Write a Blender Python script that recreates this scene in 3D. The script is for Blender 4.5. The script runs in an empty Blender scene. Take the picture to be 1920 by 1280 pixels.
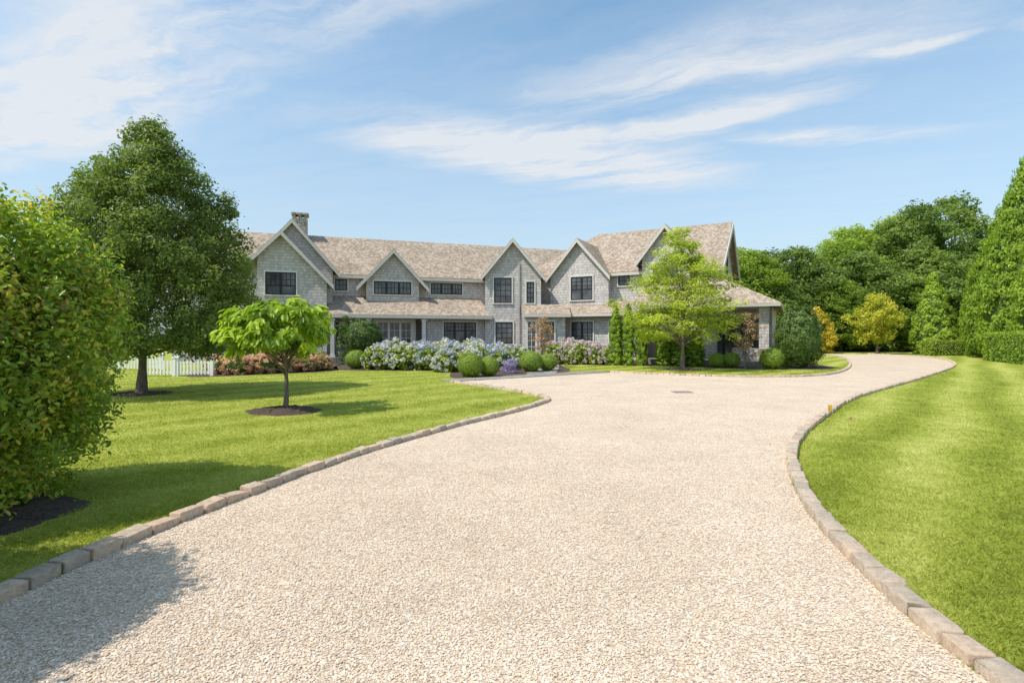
import bpy, bmesh, math, random
import numpy as np
from mathutils import Vector, Matrix
from mathutils.geometry import tessellate_polygon
random.seed(4)
scene = bpy.context.scene
COL = scene.collection

# ------------------------------------------------------------ node helpers
def new_mat(name):
    m = bpy.data.materials.new(name); m.use_nodes = True
    nt = m.node_tree
    return m, nt, nt.nodes['Principled BSDF']
def nd(nt, typ, **kw):
    n = nt.nodes.new(typ)
    for k, v in kw.items():
        if k.startswith('i_'):
            n.inputs[k[2:].replace('_', ' ')].default_value = v
        else:
            setattr(n, k, v)
    return n
def lk(nt, a, b): nt.links.new(a, b)
def ramp(nt, fac, stops, interp='LINEAR'):
    r = nt.nodes.new('ShaderNodeValToRGB'); r.color_ramp.interpolation = interp
    el = r.color_ramp.elements
    while len(el) < len(stops): el.new(0.5)
    for e, (p, c) in zip(el, stops):
        e.position = p; e.color = (c[0], c[1], c[2], 1)
    lk(nt, fac, r.inputs['Fac'])
    return r
def mixc(nt, a, b, fac, mode='MIX'):
    m = nt.nodes.new('ShaderNodeMix'); m.data_type = 'RGBA'; m.blend_type = mode
    for s, v in ((m.inputs[0], fac), (m.inputs[6], a), (m.inputs[7], b)):
        if isinstance(v, (int, float)): s.default_value = v
        elif isinstance(v, tuple): s.default_value = (v[0], v[1], v[2], 1)
        else: lk(nt, v, s)
    return m.outputs[2]
def mth(nt, op, a, b=None, c=None):
    m = nt.nodes.new('ShaderNodeMath'); m.operation = op
    for s, v in zip(m.inputs, (a, b, c)):
        if v is None: continue
        if isinstance(v, (int, float)): s.default_value = v
        else: lk(nt, v, s)
    return m.outputs[0]
def noise(nt, vec, scale, detail=4, rough=0.6):
    n = nd(nt, 'ShaderNodeTexNoise', i_Scale=scale, i_Detail=detail, i_Roughness=rough)
    if vec is not None: lk(nt, vec, n.inputs['Vector'])
    return n
def bump(nt, h, bsdf, strength=0.4, dist=0.02):
    b = nd(nt, 'ShaderNodeBump', i_Strength=strength, i_Distance=dist)
    lk(nt, h, b.inputs['Height']); lk(nt, b.outputs[0], bsdf.inputs['Normal'])

def simple_mat(name, col, rough=0.6, nscale=8, var=0.15, spec=0.3):
    m, nt, b = new_mat(name)
    geo = nd(nt, 'ShaderNodeNewGeometry')
    n = noise(nt, geo.outputs['Position'], nscale)
    lo = tuple(c * (1 - var) for c in col); hi = tuple(min(1, c * (1 + var)) for c in col)
    r = ramp(nt, n.outputs['Fac'], [(0.3, lo), (0.7, hi)])
    lk(nt, r.outputs[0], b.inputs['Base Color'])
    b.inputs['Roughness'].default_value = rough
    b.inputs['Specular IOR Level'].default_value = spec
    bump(nt, n.outputs['Fac'], b, 0.15, 0.01)
    return m

def leaf_mat(name, stops, trans=0.3, rough=0.5, spec=0.25, k=1.6):
    m, nt, b = new_mat(name)
    at = nd(nt, 'ShaderNodeAttribute', attribute_name='tint')
    oi = nt.nodes.new('ShaderNodeObjectInfo')
    fac = mth(nt, 'ADD', at.outputs['Fac'], mth(nt, 'MULTIPLY_ADD', oi.outputs['Random'], 0.22, -0.11))
    n = len(stops)
    r = ramp(nt, fac, [(i / (n - 1), tuple(min(.85, v * k) for v in c)) for i, c in enumerate(stops)])
    lk(nt, r.outputs[0], b.inputs['Base Color'])
    b.inputs['Roughness'].default_value = rough
    b.inputs['Specular IOR Level'].default_value = spec
    t = nt.nodes.new('ShaderNodeBsdfTranslucent')
    br = mixc(nt, r.outputs[0], (1.5, 1.6, 0.8), 1.0, 'MULTIPLY')
    lk(nt, br, t.inputs['Color'])
    mx = nt.nodes.new('ShaderNodeMixShader'); mx.inputs[0].default_value = trans
    lk(nt, b.outputs[0], mx.inputs[1]); lk(nt, t.outputs[0], mx.inputs[2])
    lk(nt, mx.outputs[0], nt.nodes['Material Output'].inputs['Surface'])
    return m

# ------------------------------------------------------------ object helpers
def finish(o, kind=None):
    COL.objects.link(o)
    if kind: o['kind'] = kind
    return o
def empty(name, loc, label, category, group=None):
    e = bpy.data.objects.new(name, None); e.location = loc; e.empty_display_size = 0.3
    COL.objects.link(e); e['label'] = label; e['category'] = category
    if group: e['group'] = group
    return e
def np_obj(name, verts, faces, mats, tint=None, smooth=False, midx=None):
    me = bpy.data.meshes.new(name)
    faces = np.asarray(faces, dtype=np.int32); nf, k = faces.shape
    me.vertices.add(len(verts)); me.vertices.foreach_set('co', np.asarray(verts, dtype=np.float32).ravel())
    me.loops.add(nf * k); me.loops.foreach_set('vertex_index', faces.ravel())
    me.polygons.add(nf); me.polygons.foreach_set('loop_start', np.arange(0, nf * k, k, dtype=np.int32))
    for m in mats: me.materials.append(m)
    if midx is not None: me.polygons.foreach_set('material_index', np.asarray(midx, dtype=np.int32))
    me.update(calc_edges=True)
    if smooth: me.polygons.foreach_set('use_smooth', np.ones(nf, dtype=bool))
    if tint is not None:
        a = me.attributes.new('tint', 'FLOAT', 'POINT'); a.data.foreach_set('value', np.clip(tint, 0, 1).astype(np.float32))
    me.update()
    return bpy.data.objects.new(name, me)

class Geo:
    def __init__(s): s.v = []; s.f = []; s.mi = []
    def poly(s, pts, mi=0):
        i = len(s.v); s.v += [tuple(p) for p in pts]; s.f.append(list(range(i, i + len(pts)))); s.mi.append(mi)
    def ext(s, pts, vec, mi=0):
        pts = [Vector(p) for p in pts]; vec = Vector(vec)
        q = [p + vec for p in pts]
        s.poly(list(reversed(pts)), mi); s.poly(q, mi)
        n = len(pts)
        for i in range(n):
            j = (i + 1) % n
            s.poly([pts[i], pts[j], q[j], q[i]], mi)
    def obj(s, name, mats, uv=True):
        me = bpy.data.meshes.new(name); me.from_pydata(s.v, [], s.f)
        for m in mats: me.materials.append(m)
        for p, mi in zip(me.polygons, s.mi): p.material_index = mi
        bm = bmesh.new(); bm.from_mesh(me)
        bmesh.ops.remove_doubles(bm, verts=bm.verts, dist=0.0001)
        bmesh.ops.recalc_face_normals(bm, faces=bm.faces)
        l = bm.loops.layers.uv.new('UVMap')
        for f in bm.faces:
            n = f.normal
            t = Vector((0, 0, 1)).cross(n)
            t = Vector((1, 0, 0)) if t.length < 0.05 else t.normalized()
            b = n.cross(t)
            for lo in f.loops: lo[l].uv = (lo.vert.co.dot(t), lo.vert.co.dot(b))
        bm.to_mesh(me); bm.free()
        me.update()
        return bpy.data.objects.new(name, me)

def flat_poly(name, pts, z, mat):
    v = [Vector((p[0], p[1], z)) for p in pts]
    tris = tessellate_polygon([v])
    me = bpy.data.meshes.new(name)
    fs = []
    for t in tris:
        a, b, c = [v[i] for i in t]
        if (b - a).cross(c - a).z < 0: t = (t[0], t[2], t[1])
        fs.append(t)
    me.from_pydata([tuple(p) for p in v], [], fs); me.materials.append(mat); me.update()
    return bpy.data.objects.new(name, me)

def catmull(pts, step=0.3):
    P = [np.array(p, float) for p in pts]
    P = [2 * P[0] - P[1]] + P + [2 * P[-1] - P[-2]]
    out = []
    for i in range(1, len(P) - 2):
        p0, p1, p2, p3 = P[i - 1:i + 3]
        n = max(2, int(np.linalg.norm(p2 - p1) / step))
        for k in range(n):
            t = k / n
            out.append(0.5 * ((2 * p1) + (-p0 + p2) * t + (2 * p0 - 5 * p1 + 4 * p2 - p3) * t * t + (-p0 + 3 * p1 - 3 * p2 + p3) * t ** 3))
    out.append(P[-2]); return out
def inpoly(x, y, poly):
    r = np.zeros(len(x), bool); n = len(poly); j = n - 1
    for i in range(n):
        xi, yi = poly[i][0], poly[i][1]; xj, yj = poly[j][0], poly[j][1]
        c = ((yi > y) != (yj > y)) & (x < (xj - xi) * (y - yi) / ((yj - yi) + 1e-12) + xi)
        r ^= c; j = i
    return r

# ------------------------------------------------------------ camera, light, sky
cam = bpy.data.cameras.new('camera'); cam.lens = 18.75; cam.sensor_width = 36; cam.shift_y = -0.0052
cam.clip_end = 5000; cam.clip_start = 0.05
co = bpy.data.objects.new('camera', cam); co.location = (0, 0, 1.6); co.rotation_euler = (math.radians(90), 0, 0)
COL.objects.link(co); scene.camera = co
scene.view_settings.view_transform = 'Standard'; scene.view_settings.look = 'None'; scene.view_settings.exposure = 0

ELEV = math.radians(54); AZ = math.radians(30)
sdir = Vector((-math.cos(AZ) * math.cos(ELEV), -math.sin(AZ) * math.cos(ELEV), math.sin(ELEV)))
sl = bpy.data.lights.new('sun', 'SUN'); sl.energy = 4.4; sl.angle = math.radians(0.5); sl.color = (1, 0.93, 0.83)
so = bpy.data.objects.new('sun', sl); so.rotation_euler = sdir.to_track_quat('Z', 'Y').to_euler(); so.location = sdir * 60
COL.objects.link(so)

w = bpy.data.worlds.new('World'); scene.world = w; w.use_nodes = True
nt = w.node_tree; nt.nodes.clear()
out = nt.nodes.new('ShaderNodeOutputWorld')
sky = nt.nodes.new('ShaderNodeTexSky'); sky.sky_type = 'NISHITA'; sky.sun_disc = False
sky.sun_elevation = ELEV; sky.sun_rotation = math.atan2(sdir.x, sdir.y)
sky.air_density = 1.0; sky.dust_density = 0.6; sky.ozone_density = 2.0
tc = nt.nodes.new('ShaderNodeTexCoord')
sep = nt.nodes.new('ShaderNodeSeparateXYZ'); lk(nt, tc.outputs['Generated'], sep.inputs[0])
zc = mth(nt, 'MAXIMUM', sep.outputs['Z'], 0.03)
px = mth(nt, 'DIVIDE', sep.outputs['X'], zc); py = mth(nt, 'DIVIDE', sep.outputs['Y'], zc)
comb = nt.nodes.new('ShaderNodeCombineXYZ'); lk(nt, px, comb.inputs[0]); lk(nt, py, comb.inputs[1])
P = comb.outputs[0]
wn = noise(nt, P, 1.8, 6, 0.62)
wv = nd(nt, 'ShaderNodeVectorMath', operation='SUBTRACT'); lk(nt, wn.outputs['Color'], wv.inputs[0]); wv.inputs[1].default_value = (0.5, 0.5, 0.5)
ws = nd(nt, 'ShaderNodeVectorMath', operation='SCALE'); lk(nt, wv.outputs[0], ws.inputs[0]); ws.inputs['Scale'].default_value = 0.42
wa = nd(nt, 'ShaderNodeVectorMath', operation='ADD'); lk(nt, P, wa.inputs[0]); lk(nt, ws.outputs[0], wa.inputs[1])
PW = wa.outputs[0]
def cloud_mask(p0, p1, width, amp):
    cx, cy = (p0[0] + p1[0]) / 2, (p0[1] + p1[1]) / 2
    dx, dy = p1[0] - p0[0], p1[1] - p0[1]
    L = math.hypot(dx, dy) / 2; a = math.atan2(dy, dx)
    mp = nt.nodes.new('ShaderNodeMapping'); mp.vector_type = 'TEXTURE'
    mp.inputs['Location'].default_value = (cx, cy, 0); mp.inputs['Rotation'].default_value = (0, 0, a)
    mp.inputs['Scale'].default_value = (L, width, 1)
    lk(nt, PW, mp.inputs['Vector'])
    ln = nd(nt, 'ShaderNodeVectorMath', operation='LENGTH'); lk(nt, mp.outputs[0], ln.inputs[0])
    mr = nt.nodes.new('ShaderNodeMapRange'); mr.interpolation_type = 'SMOOTHSTEP'
    mr.inputs['From Min'].default_value = 1.25; mr.inputs['From Max'].default_value = 0.0
    mr.inputs['To Min'].default_value = 0; mr.inputs['To Max'].default_value = amp
    lk(nt, ln.outputs['Value'], mr.inputs['Value'])
    return mr.outputs[0]
masks = [((-3.6, 3.3), (-0.3, 1.3), 0.5, 1.9), ((-1.3, 1.95), (0.2, 1.35), 0.25, 1.0), ((-3.2, 2.2), (-1.2, 1.3), 0.4, 1.1),
         ((-1.1, 2.4), (1.6, 3.6), 0.55, 2.2), ((0.2, 3.0), (1.4, 2.12), 0.24, 1.9),
         ((-0.3, 2.6), (1.7, 1.45), 0.40, 1.1), ((1.05, 2.0), (1.6, 1.75), 0.08, 1.3), ((0.9, 2.75), (2.3, 2.6), 0.16, 1.1),
         ((1.5, 1.75), (2.2, 1.6), 0.1, 1.1), ((1.0, 1.5), (1.9, 1.35), 0.12, 1.0)]
tot = None
for mk in masks:
    o_ = cloud_mask(*mk)
    tot = o_ if tot is None else mth(nt, 'MAXIMUM', tot, o_)
mp = nt.nodes.new('ShaderNodeMapping'); mp.vector_type = 'TEXTURE'
mp.inputs['Rotation'].default_value = (0, 0, -0.40); mp.inputs['Scale'].default_value = (1.9, 0.45, 1)
lk(nt, PW, mp.inputs['Vector'])
fn = noise(nt, mp.outputs[0], 1.6, 8, 0.55)
fn2 = noise(nt, mp.outputs[0], 7, 6, 0.65)
fsum = mth(nt, 'MULTIPLY_ADD', fn2.outputs['Fac'], 0.30, mth(nt, 'MULTIPLY', fn.outputs['Fac'], 0.8))
mr = nt.nodes.new('ShaderNodeMapRange'); mr.interpolation_type = 'SMOOTHSTEP'
mr.inputs['From Min'].default_value = 0.26; mr.inputs['From Max'].default_value = 0.80
lk(nt, fsum, mr.inputs['Value'])
dens = mth(nt, 'MULTIPLY', tot, mr.outputs[0])
veil = mth(nt, 'MULTIPLY', mr.outputs[0], 0.16)
dens = mth(nt, 'MINIMUM', mth(nt, 'MAXIMUM', dens, veil), 0.85)
up = mth(nt, 'GREATER_THAN', sep.outputs['Z'], 0.03)
dens = mth(nt, 'MULTIPLY', dens, up)
tint = mixc(nt, sky.outputs[0], (1.48, 1.66, 1.5), 1.0, 'MULTIPLY')
hz = mth(nt, 'MULTIPLY', mth(nt, 'POWER', mth(nt, 'MAXIMUM', mth(nt, 'SUBTRACT', 1.0, mth(nt, 'MULTIPLY', mth(nt, 'ABSOLUTE', sep.outputs['Z']), 2.0)), 0.0), 1.1), 0.92)
tint = mixc(nt, tint, (3.3, 3.8, 4.5), hz)
b1 = nt.nodes.new('ShaderNodeBackground'); lk(nt, tint, b1.inputs[0]); b1.inputs[1].default_value = 0.15
b2 = nt.nodes.new('ShaderNodeBackground'); b2.inputs[0].default_value = (0.92, 0.94, 0.97, 1); b2.inputs[1].default_value = 0.9
mxs = nt.nodes.new('ShaderNodeMixShader'); lk(nt, dens, mxs.inputs[0]); lk(nt, b1.outputs[0], mxs.inputs[1]); lk(nt, b2.outputs[0], mxs.inputs[2])
lk(nt, mxs.outputs[0], out.inputs['Surface'])

# ------------------------------------------------------------ materials
def grass_color(nt):
    geo = nd(nt, 'ShaderNodeNewGeometry'); sp = nt.nodes.new('ShaderNodeSeparateXYZ'); lk(nt, geo.outputs['Position'], sp.inputs[0])
    n1 = noise(nt, geo.outputs['Position'], 0.14, 3); n2 = noise(nt, geo.outputs['Position'], 2.6, 7, 0.75)
    n3 = noise(nt, geo.outputs['Position'], 0.7, 4)
    s = mth(nt, 'ADD', mth(nt, 'MULTIPLY', sp.outputs['X'], 3.3), mth(nt, 'MULTIPLY', sp.outputs['Y'], -2.9))
    s = mth(nt, 'ADD', s, mth(nt, 'MULTIPLY', n1.outputs['Fac'], 8.0))
    st = mth(nt, 'MULTIPLY_ADD', mth(nt, 'SINE', s), 0.5, 0.5)
    right = nt.nodes.new('ShaderNodeMapRange'); lk(nt, sp.outputs['X'], right.inputs['Value'])
    right.inputs['From Min'].default_value = -2; right.inputs['From Max'].default_value = 4
    right.inputs['To Min'].default_value = 0.15; right.inputs['To Max'].default_value = 0.30
    f = mth(nt, 'ADD', mth(nt, 'MULTIPLY', mth(nt, 'SUBTRACT', st, .5), right.outputs[0]), mth(nt, 'MULTIPLY_ADD', n2.outputs['Fac'], 0.75, mth(nt, 'MULTIPLY_ADD', n3.outputs['Fac'], .45, -.05)))
    return f, geo
GR = [(0.22, (0.18, 0.215, 0.030)), (0.45, (0.285, 0.325, 0.046)), (0.7, (0.42, 0.44, 0.10)), (0.95, (0.56, 0.55, 0.23))]
m_ground, nt, b = new_mat('lawn')
f, geo = grass_color(nt)
nf = noise(nt, geo.outputs['Position'], 60, 4, 0.8)
f2 = mth(nt, 'ADD', f, mth(nt, 'MULTIPLY_ADD', nf.outputs['Fac'], 0.5, -0.27))
r = ramp(nt, f2, GR); lk(nt, r.outputs[0], b.inputs['Base Color'])
b.inputs['Roughness'].default_value = 0.9; b.inputs['Specular IOR Level'].default_value = 0.1
bump(nt, nf.outputs['Fac'], b, 0.5, 0.02)
m_blade, nt, b = new_mat('grass_blade')
f, geo = grass_color(nt)
at = nd(nt, 'ShaderNodeAttribute', attribute_name='tint')
f2 = mth(nt, 'ADD', f, mth(nt, 'MULTIPLY_ADD', at.outputs['Fac'], 0.34, -0.13))
r = ramp(nt, f2, [(p, tuple(c * 1.12 for c in cc)) for p, cc in GR]); lk(nt, r.outputs[0], b.inputs['Base Color'])
b.inputs['Roughness'].default_value = 0.5; b.inputs['Specular IOR Level'].default_value = 0.2
t = nt.nodes.new('ShaderNodeBsdfTranslucent'); lk(nt, mixc(nt, r.outputs[0], (1.4, 1.4, 0.9), 1.0, 'MULTIPLY'), t.inputs[0])
mx = nt.nodes.new('ShaderNodeMixShader'); mx.inputs[0].default_value = 0.45
lk(nt, b.outputs[0], mx.inputs[1]); lk(nt, t.outputs[0], mx.inputs[2]); lk(nt, mx.outputs[0], nt.nodes['Material Output'].inputs['Surface'])

PEB = [(0.0, (0.40, 0.33, 0.26)), (0.12, (0.70, 0.55, 0.40)), (0.3, (0.57, 0.43, 0.31)), (0.42, (0.76, 0.635, 0.49)), (0.6, (0.82, 0.715, 0.58)),
       (0.75, (0.66, 0.505, 0.37)), (0.88, (0.87, 0.80, 0.69)), (0.97, (0.49, 0.42, 0.35))]
m_gravel, nt, b = new_mat('gravel')
geo = nd(nt, 'ShaderNodeNewGeometry')
vo = nd(nt, 'ShaderNodeTexVoronoi', i_Scale=70); lk(nt, geo.outputs['Position'], vo.inputs['Vector'])
se = nt.nodes.new('ShaderNodeSeparateColor'); lk(nt, vo.outputs['Color'], se.inputs[0])
r = ramp(nt, se.outputs[0], PEB)
n1 = noise(nt, geo.outputs['Position'], 0.7, 6, 0.7)
patch = ramp(nt, n1.outputs['Fac'], [(0.3, (0.95, 0.93, 0.90)), (0.7, (1.16, 1.15, 1.14))])
c = mixc(nt, r.outputs[0], patch.outputs[0], 1.0, 'MULTIPLY')
edge = ramp(nt, vo.outputs['Distance'], [(0.4, (1, 1, 1)), (0.8, (0.6, 0.55, 0.5))])
c = mixc(nt, c, edge.outputs[0], 1.0, 'MULTIPLY')
lk(nt, c, b.inputs['Base Color']); b.inputs['Roughness'].default_value = 0.85; b.inputs['Specular IOR Level'].default_value = 0.2
inv = mth(nt, 'SUBTRACT', 1.0, vo.outputs['Distance']); bump(nt, inv, b, 0.4, 0.01)
m_peb, nt, b = new_mat('pebble')
geo = nd(nt, 'ShaderNodeNewGeometry')
at = nd(nt, 'ShaderNodeAttribute', attribute_name='tint'); r = ramp(nt, at.outputs['Fac'], PEB)
n1 = noise(nt, geo.outputs['Position'], 0.7, 6, 0.7)
patch = ramp(nt, n1.outputs['Fac'], [(0.3, (0.90, 0.88, 0.85)), (0.7, (1.08, 1.08, 1.08))])
lk(nt, mixc(nt, r.outputs[0], patch.outputs[0], 1.0, 'MULTIPLY'), b.inputs['Base Color']); b.inputs['Roughness'].default_value = 0.8; b.inputs['Specular IOR Level'].default_value = 0.15

m_granite, nt, b = new_mat('granite_block')
geo = nd(nt, 'ShaderNodeNewGeometry'); at = nd(nt, 'ShaderNodeAttribute', attribute_name='tint')
r = ramp(nt, at.outputs['Fac'], [(0, (0.52, 0.44, 0.35)), (0.5, (0.68, 0.55, 0.42)), (1, (0.74, 0.55, 0.40))])
n1 = noise(nt, geo.outputs['Position'], 22, 7, 0.78); n2 = noise(nt, geo.outputs['Position'], 220, 2)
s1 = ramp(nt, n1.outputs['Fac'], [(0.3, (0.62, 0.60, 0.57)), (0.62, (1.08, 1.06, 1.04))])
s2 = ramp(nt, n2.outputs['Fac'], [(0.35, (0.7, 0.7, 0.7)), (0.6, (1.06, 1.06, 1.06))])
c = mixc(nt, mixc(nt, r.outputs[0], s1.outputs[0], 1.0, 'MULTIPLY'), s2.outputs[0], 0.7, 'MULTIPLY')
lk(nt, c, b.inputs['Base Color']); b.inputs['Roughness'].default_value = 0.9
bump(nt, n1.outputs['Fac'], b, 0.8, 0.025)

def shingle(name, cols, bw, rh, mort, var_scale, bstr, lowc, hic, mortc=(0.5, 0.48, 0.47), line=1.0, streak=.88):
    m, nt, b = new_mat(name)
    uv = nt.nodes.new('ShaderNodeUVMap')
    br = nt.nodes.new('ShaderNodeTexBrick'); lk(nt, uv.outputs[0], br.inputs['Vector'])
    br.inputs['Scale'].default_value = 1; br.inputs['Brick Width'].default_value = bw; br.inputs['Row Height'].default_value = rh
    br.inputs['Mortar Size'].default_value = mort; br.inputs['Mortar Smooth'].default_value = 0.3
    br.inputs['Color1'].default_value = (0, 0, 0, 1); br.inputs['Color2'].default_value = (1, 1, 1, 1); br.inputs['Mortar'].default_value = (0.5, 0.5, 0.5, 1)
    br.offset_frequency = 2
    r = ramp(nt, br.outputs['Color'], cols)
    n1 = noise(nt, uv.outputs[0], var_scale, 6, 0.7)
    r2 = ramp(nt, n1.outputs['Fac'], [(0.3, lowc), (0.7, hic)])
    mps = nt.nodes.new('ShaderNodeMapping'); mps.inputs['Scale'].default_value = (14, 1.2, 1); lk(nt, uv.outputs[0], mps.inputs[0])
    n2 = noise(nt, mps.outputs[0], 1.5, 4, 0.7)
    r3 = ramp(nt, n2.outputs['Fac'], [(0.3, (streak, streak, streak)), (0.7, (1.06, 1.06, 1.06))])
    c = mixc(nt, mixc(nt, r.outputs[0], r2.outputs[0], 1.0, 'MULTIPLY'), r3.outputs[0], 1.0, 'MULTIPLY')
    dark = mixc(nt, c, mortc, br.outputs['Fac'], 'MULTIPLY')
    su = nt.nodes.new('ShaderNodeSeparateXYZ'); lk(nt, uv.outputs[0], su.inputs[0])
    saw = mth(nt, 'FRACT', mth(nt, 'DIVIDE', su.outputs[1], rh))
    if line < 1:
        lap_shade = ramp(nt, saw, [(0.0, (line, line, line)), (0.22, (1, 1, 1))])  # lap shadow painted as a dark line along each shingle course
        dark = mixc(nt, dark, lap_shade.outputs[0], 1.0, 'MULTIPLY')
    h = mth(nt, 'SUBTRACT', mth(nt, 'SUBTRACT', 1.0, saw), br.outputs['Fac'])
    lk(nt, dark, b.inputs['Base Color']); b.inputs['Roughness'].default_value = 1.0; b.inputs['Specular IOR Level'].default_value = 0.0
    bump(nt, h, b, bstr, 0.02)
    return m
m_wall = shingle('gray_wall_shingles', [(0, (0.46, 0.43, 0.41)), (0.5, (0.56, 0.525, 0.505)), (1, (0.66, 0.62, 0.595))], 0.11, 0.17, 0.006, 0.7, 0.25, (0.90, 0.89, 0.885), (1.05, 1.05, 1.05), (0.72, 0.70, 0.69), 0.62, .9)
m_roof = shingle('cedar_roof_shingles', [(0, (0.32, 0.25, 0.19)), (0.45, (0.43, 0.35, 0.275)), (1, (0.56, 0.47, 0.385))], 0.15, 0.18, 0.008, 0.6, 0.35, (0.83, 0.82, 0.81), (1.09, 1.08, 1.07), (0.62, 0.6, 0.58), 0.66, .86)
m_white = simple_mat('white_paint', (0.66, 0.63, 0.58), 0.45, 3, 0.05)
m_fence = simple_mat('white_fence_paint', (0.82, 0.81, 0.79), 0.45, 3, 0.04)
m_trim = simple_mat('offwhite_rake_paint', (0.56, 0.535, 0.50), 0.5, 3, 0.06)
m_soffit = simple_mat('painted_trim_gray', (0.45, 0.43, 0.41), 0.6, 3, 0.05)
m_black = simple_mat('black_sash', (0.02, 0.02, 0.022), 0.4, 5, 0.2)
m_door = simple_mat('dark_wood_door', (0.10, 0.06, 0.04), 0.4, 6, 0.3)
m_metal = simple_mat('dark_iron', (0.30, 0.25, 0.21), 0.8, 30, 0.3)
m_glass, nt, b = new_mat('window_glass')
geo = nd(nt, 'ShaderNodeNewGeometry'); n1 = noise(nt, geo.outputs['Position'], 1.3, 2)
r = ramp(nt, n1.outputs['Fac'], [(0.35, (0.05, 0.052, 0.058)), (0.7, (0.15, 0.155, 0.165))]); lk(nt, r.outputs[0], b.inputs['Base Color'])
b.inputs['Roughness'].default_value = 0.06; b.inputs['Specular IOR Level'].default_value = 0.6
bump(nt, n1.outputs['Fac'], b, 0.05, 0.02)
m_stone, nt, b = new_mat('field_stone')
uv = nt.nodes.new('ShaderNodeUVMap')
vo = nd(nt, 'ShaderNodeTexVoronoi', i_Scale=5.5); lk(nt, uv.outputs[0], vo.inputs['Vector'])
vd = nd(nt, 'ShaderNodeTexVoronoi', i_Scale=5.5, feature='DISTANCE_TO_EDGE'); lk(nt, uv.outputs[0], vd.inputs['Vector'])
se = nt.nodes.new('ShaderNodeSeparateColor'); lk(nt, vo.outputs['Color'], se.inputs[0])
r = ramp(nt, se.outputs[0], [(0, (0.22, 0.19, 0.16)), (0.5, (0.40, 0.35, 0.30)), (1, (0.5, 0.46, 0.42))])
mo = ramp(nt, vd.outputs['Distance'], [(0.02, (0.55, 0.52, 0.5)), (0.07, (1, 1, 1))])
lk(nt, mixc(nt, r.outputs[0], mo.outputs[0], 1.0, 'MULTIPLY'), b.inputs['Base Color']); b.inputs['Roughness'].default_value = 0.9
bump(nt, mo.outputs[0], b, 0.6, 0.04)
m_slate = shingle('bluestone_paving', [(0, (0.22, 0.21, 0.20)), (0.5, (0.30, 0.28, 0.26)), (1, (0.38, 0.35, 0.32))], 0.9, 0.6, 0.015, 2, 0.1, (0.85, 0.85, 0.85), (1.1, 1.1, 1.1))
m_mulch, nt, b = new_mat('mulch')
geo = nd(nt, 'ShaderNodeNewGeometry'); n1 = noise(nt, geo.outputs['Position'], 45, 5, 0.8)
r = ramp(nt, n1.outputs['Fac'], [(0.35, (0.05, 0.034, 0.025)), (0.55, (0.15, 0.10, 0.075)), (0.75, (0.32, 0.22, 0.16))])
lk(nt, r.outputs[0], b.inputs['Base Color']); b.inputs['Roughness'].default_value = 0.95; bump(nt, n1.outputs['Fac'], b, 1.0, 0.05)
m_bark, nt, b = new_mat('bark')
tcn = nt.nodes.new('ShaderNodeTexCoord'); mp = nt.nodes.new('ShaderNodeMapping'); mp.inputs['Scale'].default_value = (22, 22, 4); lk(nt, tcn.outputs['Object'], mp.inputs[0])
n1 = noise(nt, mp.outputs[0], 1.5, 6, 0.7)
r = ramp(nt, n1.outputs['Fac'], [(0.3, (0.07, 0.053, 0.042)), (0.55, (0.19, 0.15, 0.12)), (0.75, (0.32, 0.27, 0.23))])
lk(nt, r.outputs[0], b.inputs['Base Color']); b.inputs['Roughness'].default_value = 0.9; bump(nt, n1.outputs['Fac'], b, 0.8, 0.03)
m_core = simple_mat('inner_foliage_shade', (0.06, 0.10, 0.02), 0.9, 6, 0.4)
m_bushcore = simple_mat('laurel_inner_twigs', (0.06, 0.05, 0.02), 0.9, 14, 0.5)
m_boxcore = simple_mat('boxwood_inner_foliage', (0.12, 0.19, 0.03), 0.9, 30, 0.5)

ml_bush = leaf_mat('leaf_laurel', [(0.15, 0.09, 0.03), (0.07, 0.125, 0.016), (0.13, 0.20, 0.022), (0.21, 0.275, 0.03), (0.33, 0.35, 0.05), (0.42, 0.31, 0.07)], 0.35, 0.4, 0.35, 1.7)
ml_tree = leaf_mat('leaf_shade_tree', [(0.06, 0.09, 0.024), (0.095, 0.13, 0.033), (0.14, 0.178, 0.046), (0.20, 0.225, 0.07)], 0.38, 0.5, 0.3, 1.65)
ml_small = leaf_mat('leaf_small_tree', [(0.09, 0.14, 0.014), (0.17, 0.235, 0.022), (0.26, 0.33, 0.032), (0.36, 0.41, 0.06)], 0.42, 0.4, 0.35, 1.65)
ml_dog = leaf_mat('leaf_dogwood', [(0.12, 0.15, 0.02), (0.20, 0.24, 0.03), (0.29, 0.325, 0.05), (0.40, 0.405, 0.09)], 0.42, 0.5, 0.25, 1.7)
ml_box = leaf_mat('leaf_boxwood', [(0.09, 0.125, 0.014), (0.145, 0.195, 0.02), (0.20, 0.25, 0.03), (0.25, 0.29, 0.045)], 0.2, 0.5, 0.25, 1.75)
ml_dark = leaf_mat('leaf_dark_holly', [(0.035, 0.06, 0.014), (0.06, 0.10, 0.02), (0.09, 0.14, 0.03), (0.13, 0.175, 0.04)], 0.2, 0.4, 0.4)
ml_bg = leaf_mat('leaf_woodland', [(0.055, 0.083, 0.022), (0.085, 0.124, 0.03), (0.125, 0.168, 0.042), (0.18, 0.218, 0.06)], 0.43, 0.6, 0.2, 1.9)
ml_bg2 = leaf_mat('leaf_woodland_light', [(0.08, 0.12, 0.02), (0.13, 0.18, 0.027), (0.18, 0.235, 0.038), (0.24, 0.28, 0.055)], 0.45, 0.6, 0.2, 1.85)
ml_con = leaf_mat('leaf_arborvitae', [(0.08, 0.13, 0.016), (0.14, 0.205, 0.024), (0.20, 0.27, 0.036), (0.27, 0.33, 0.05)], 0.4, 0.6, 0.2, 1.75)
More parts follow.
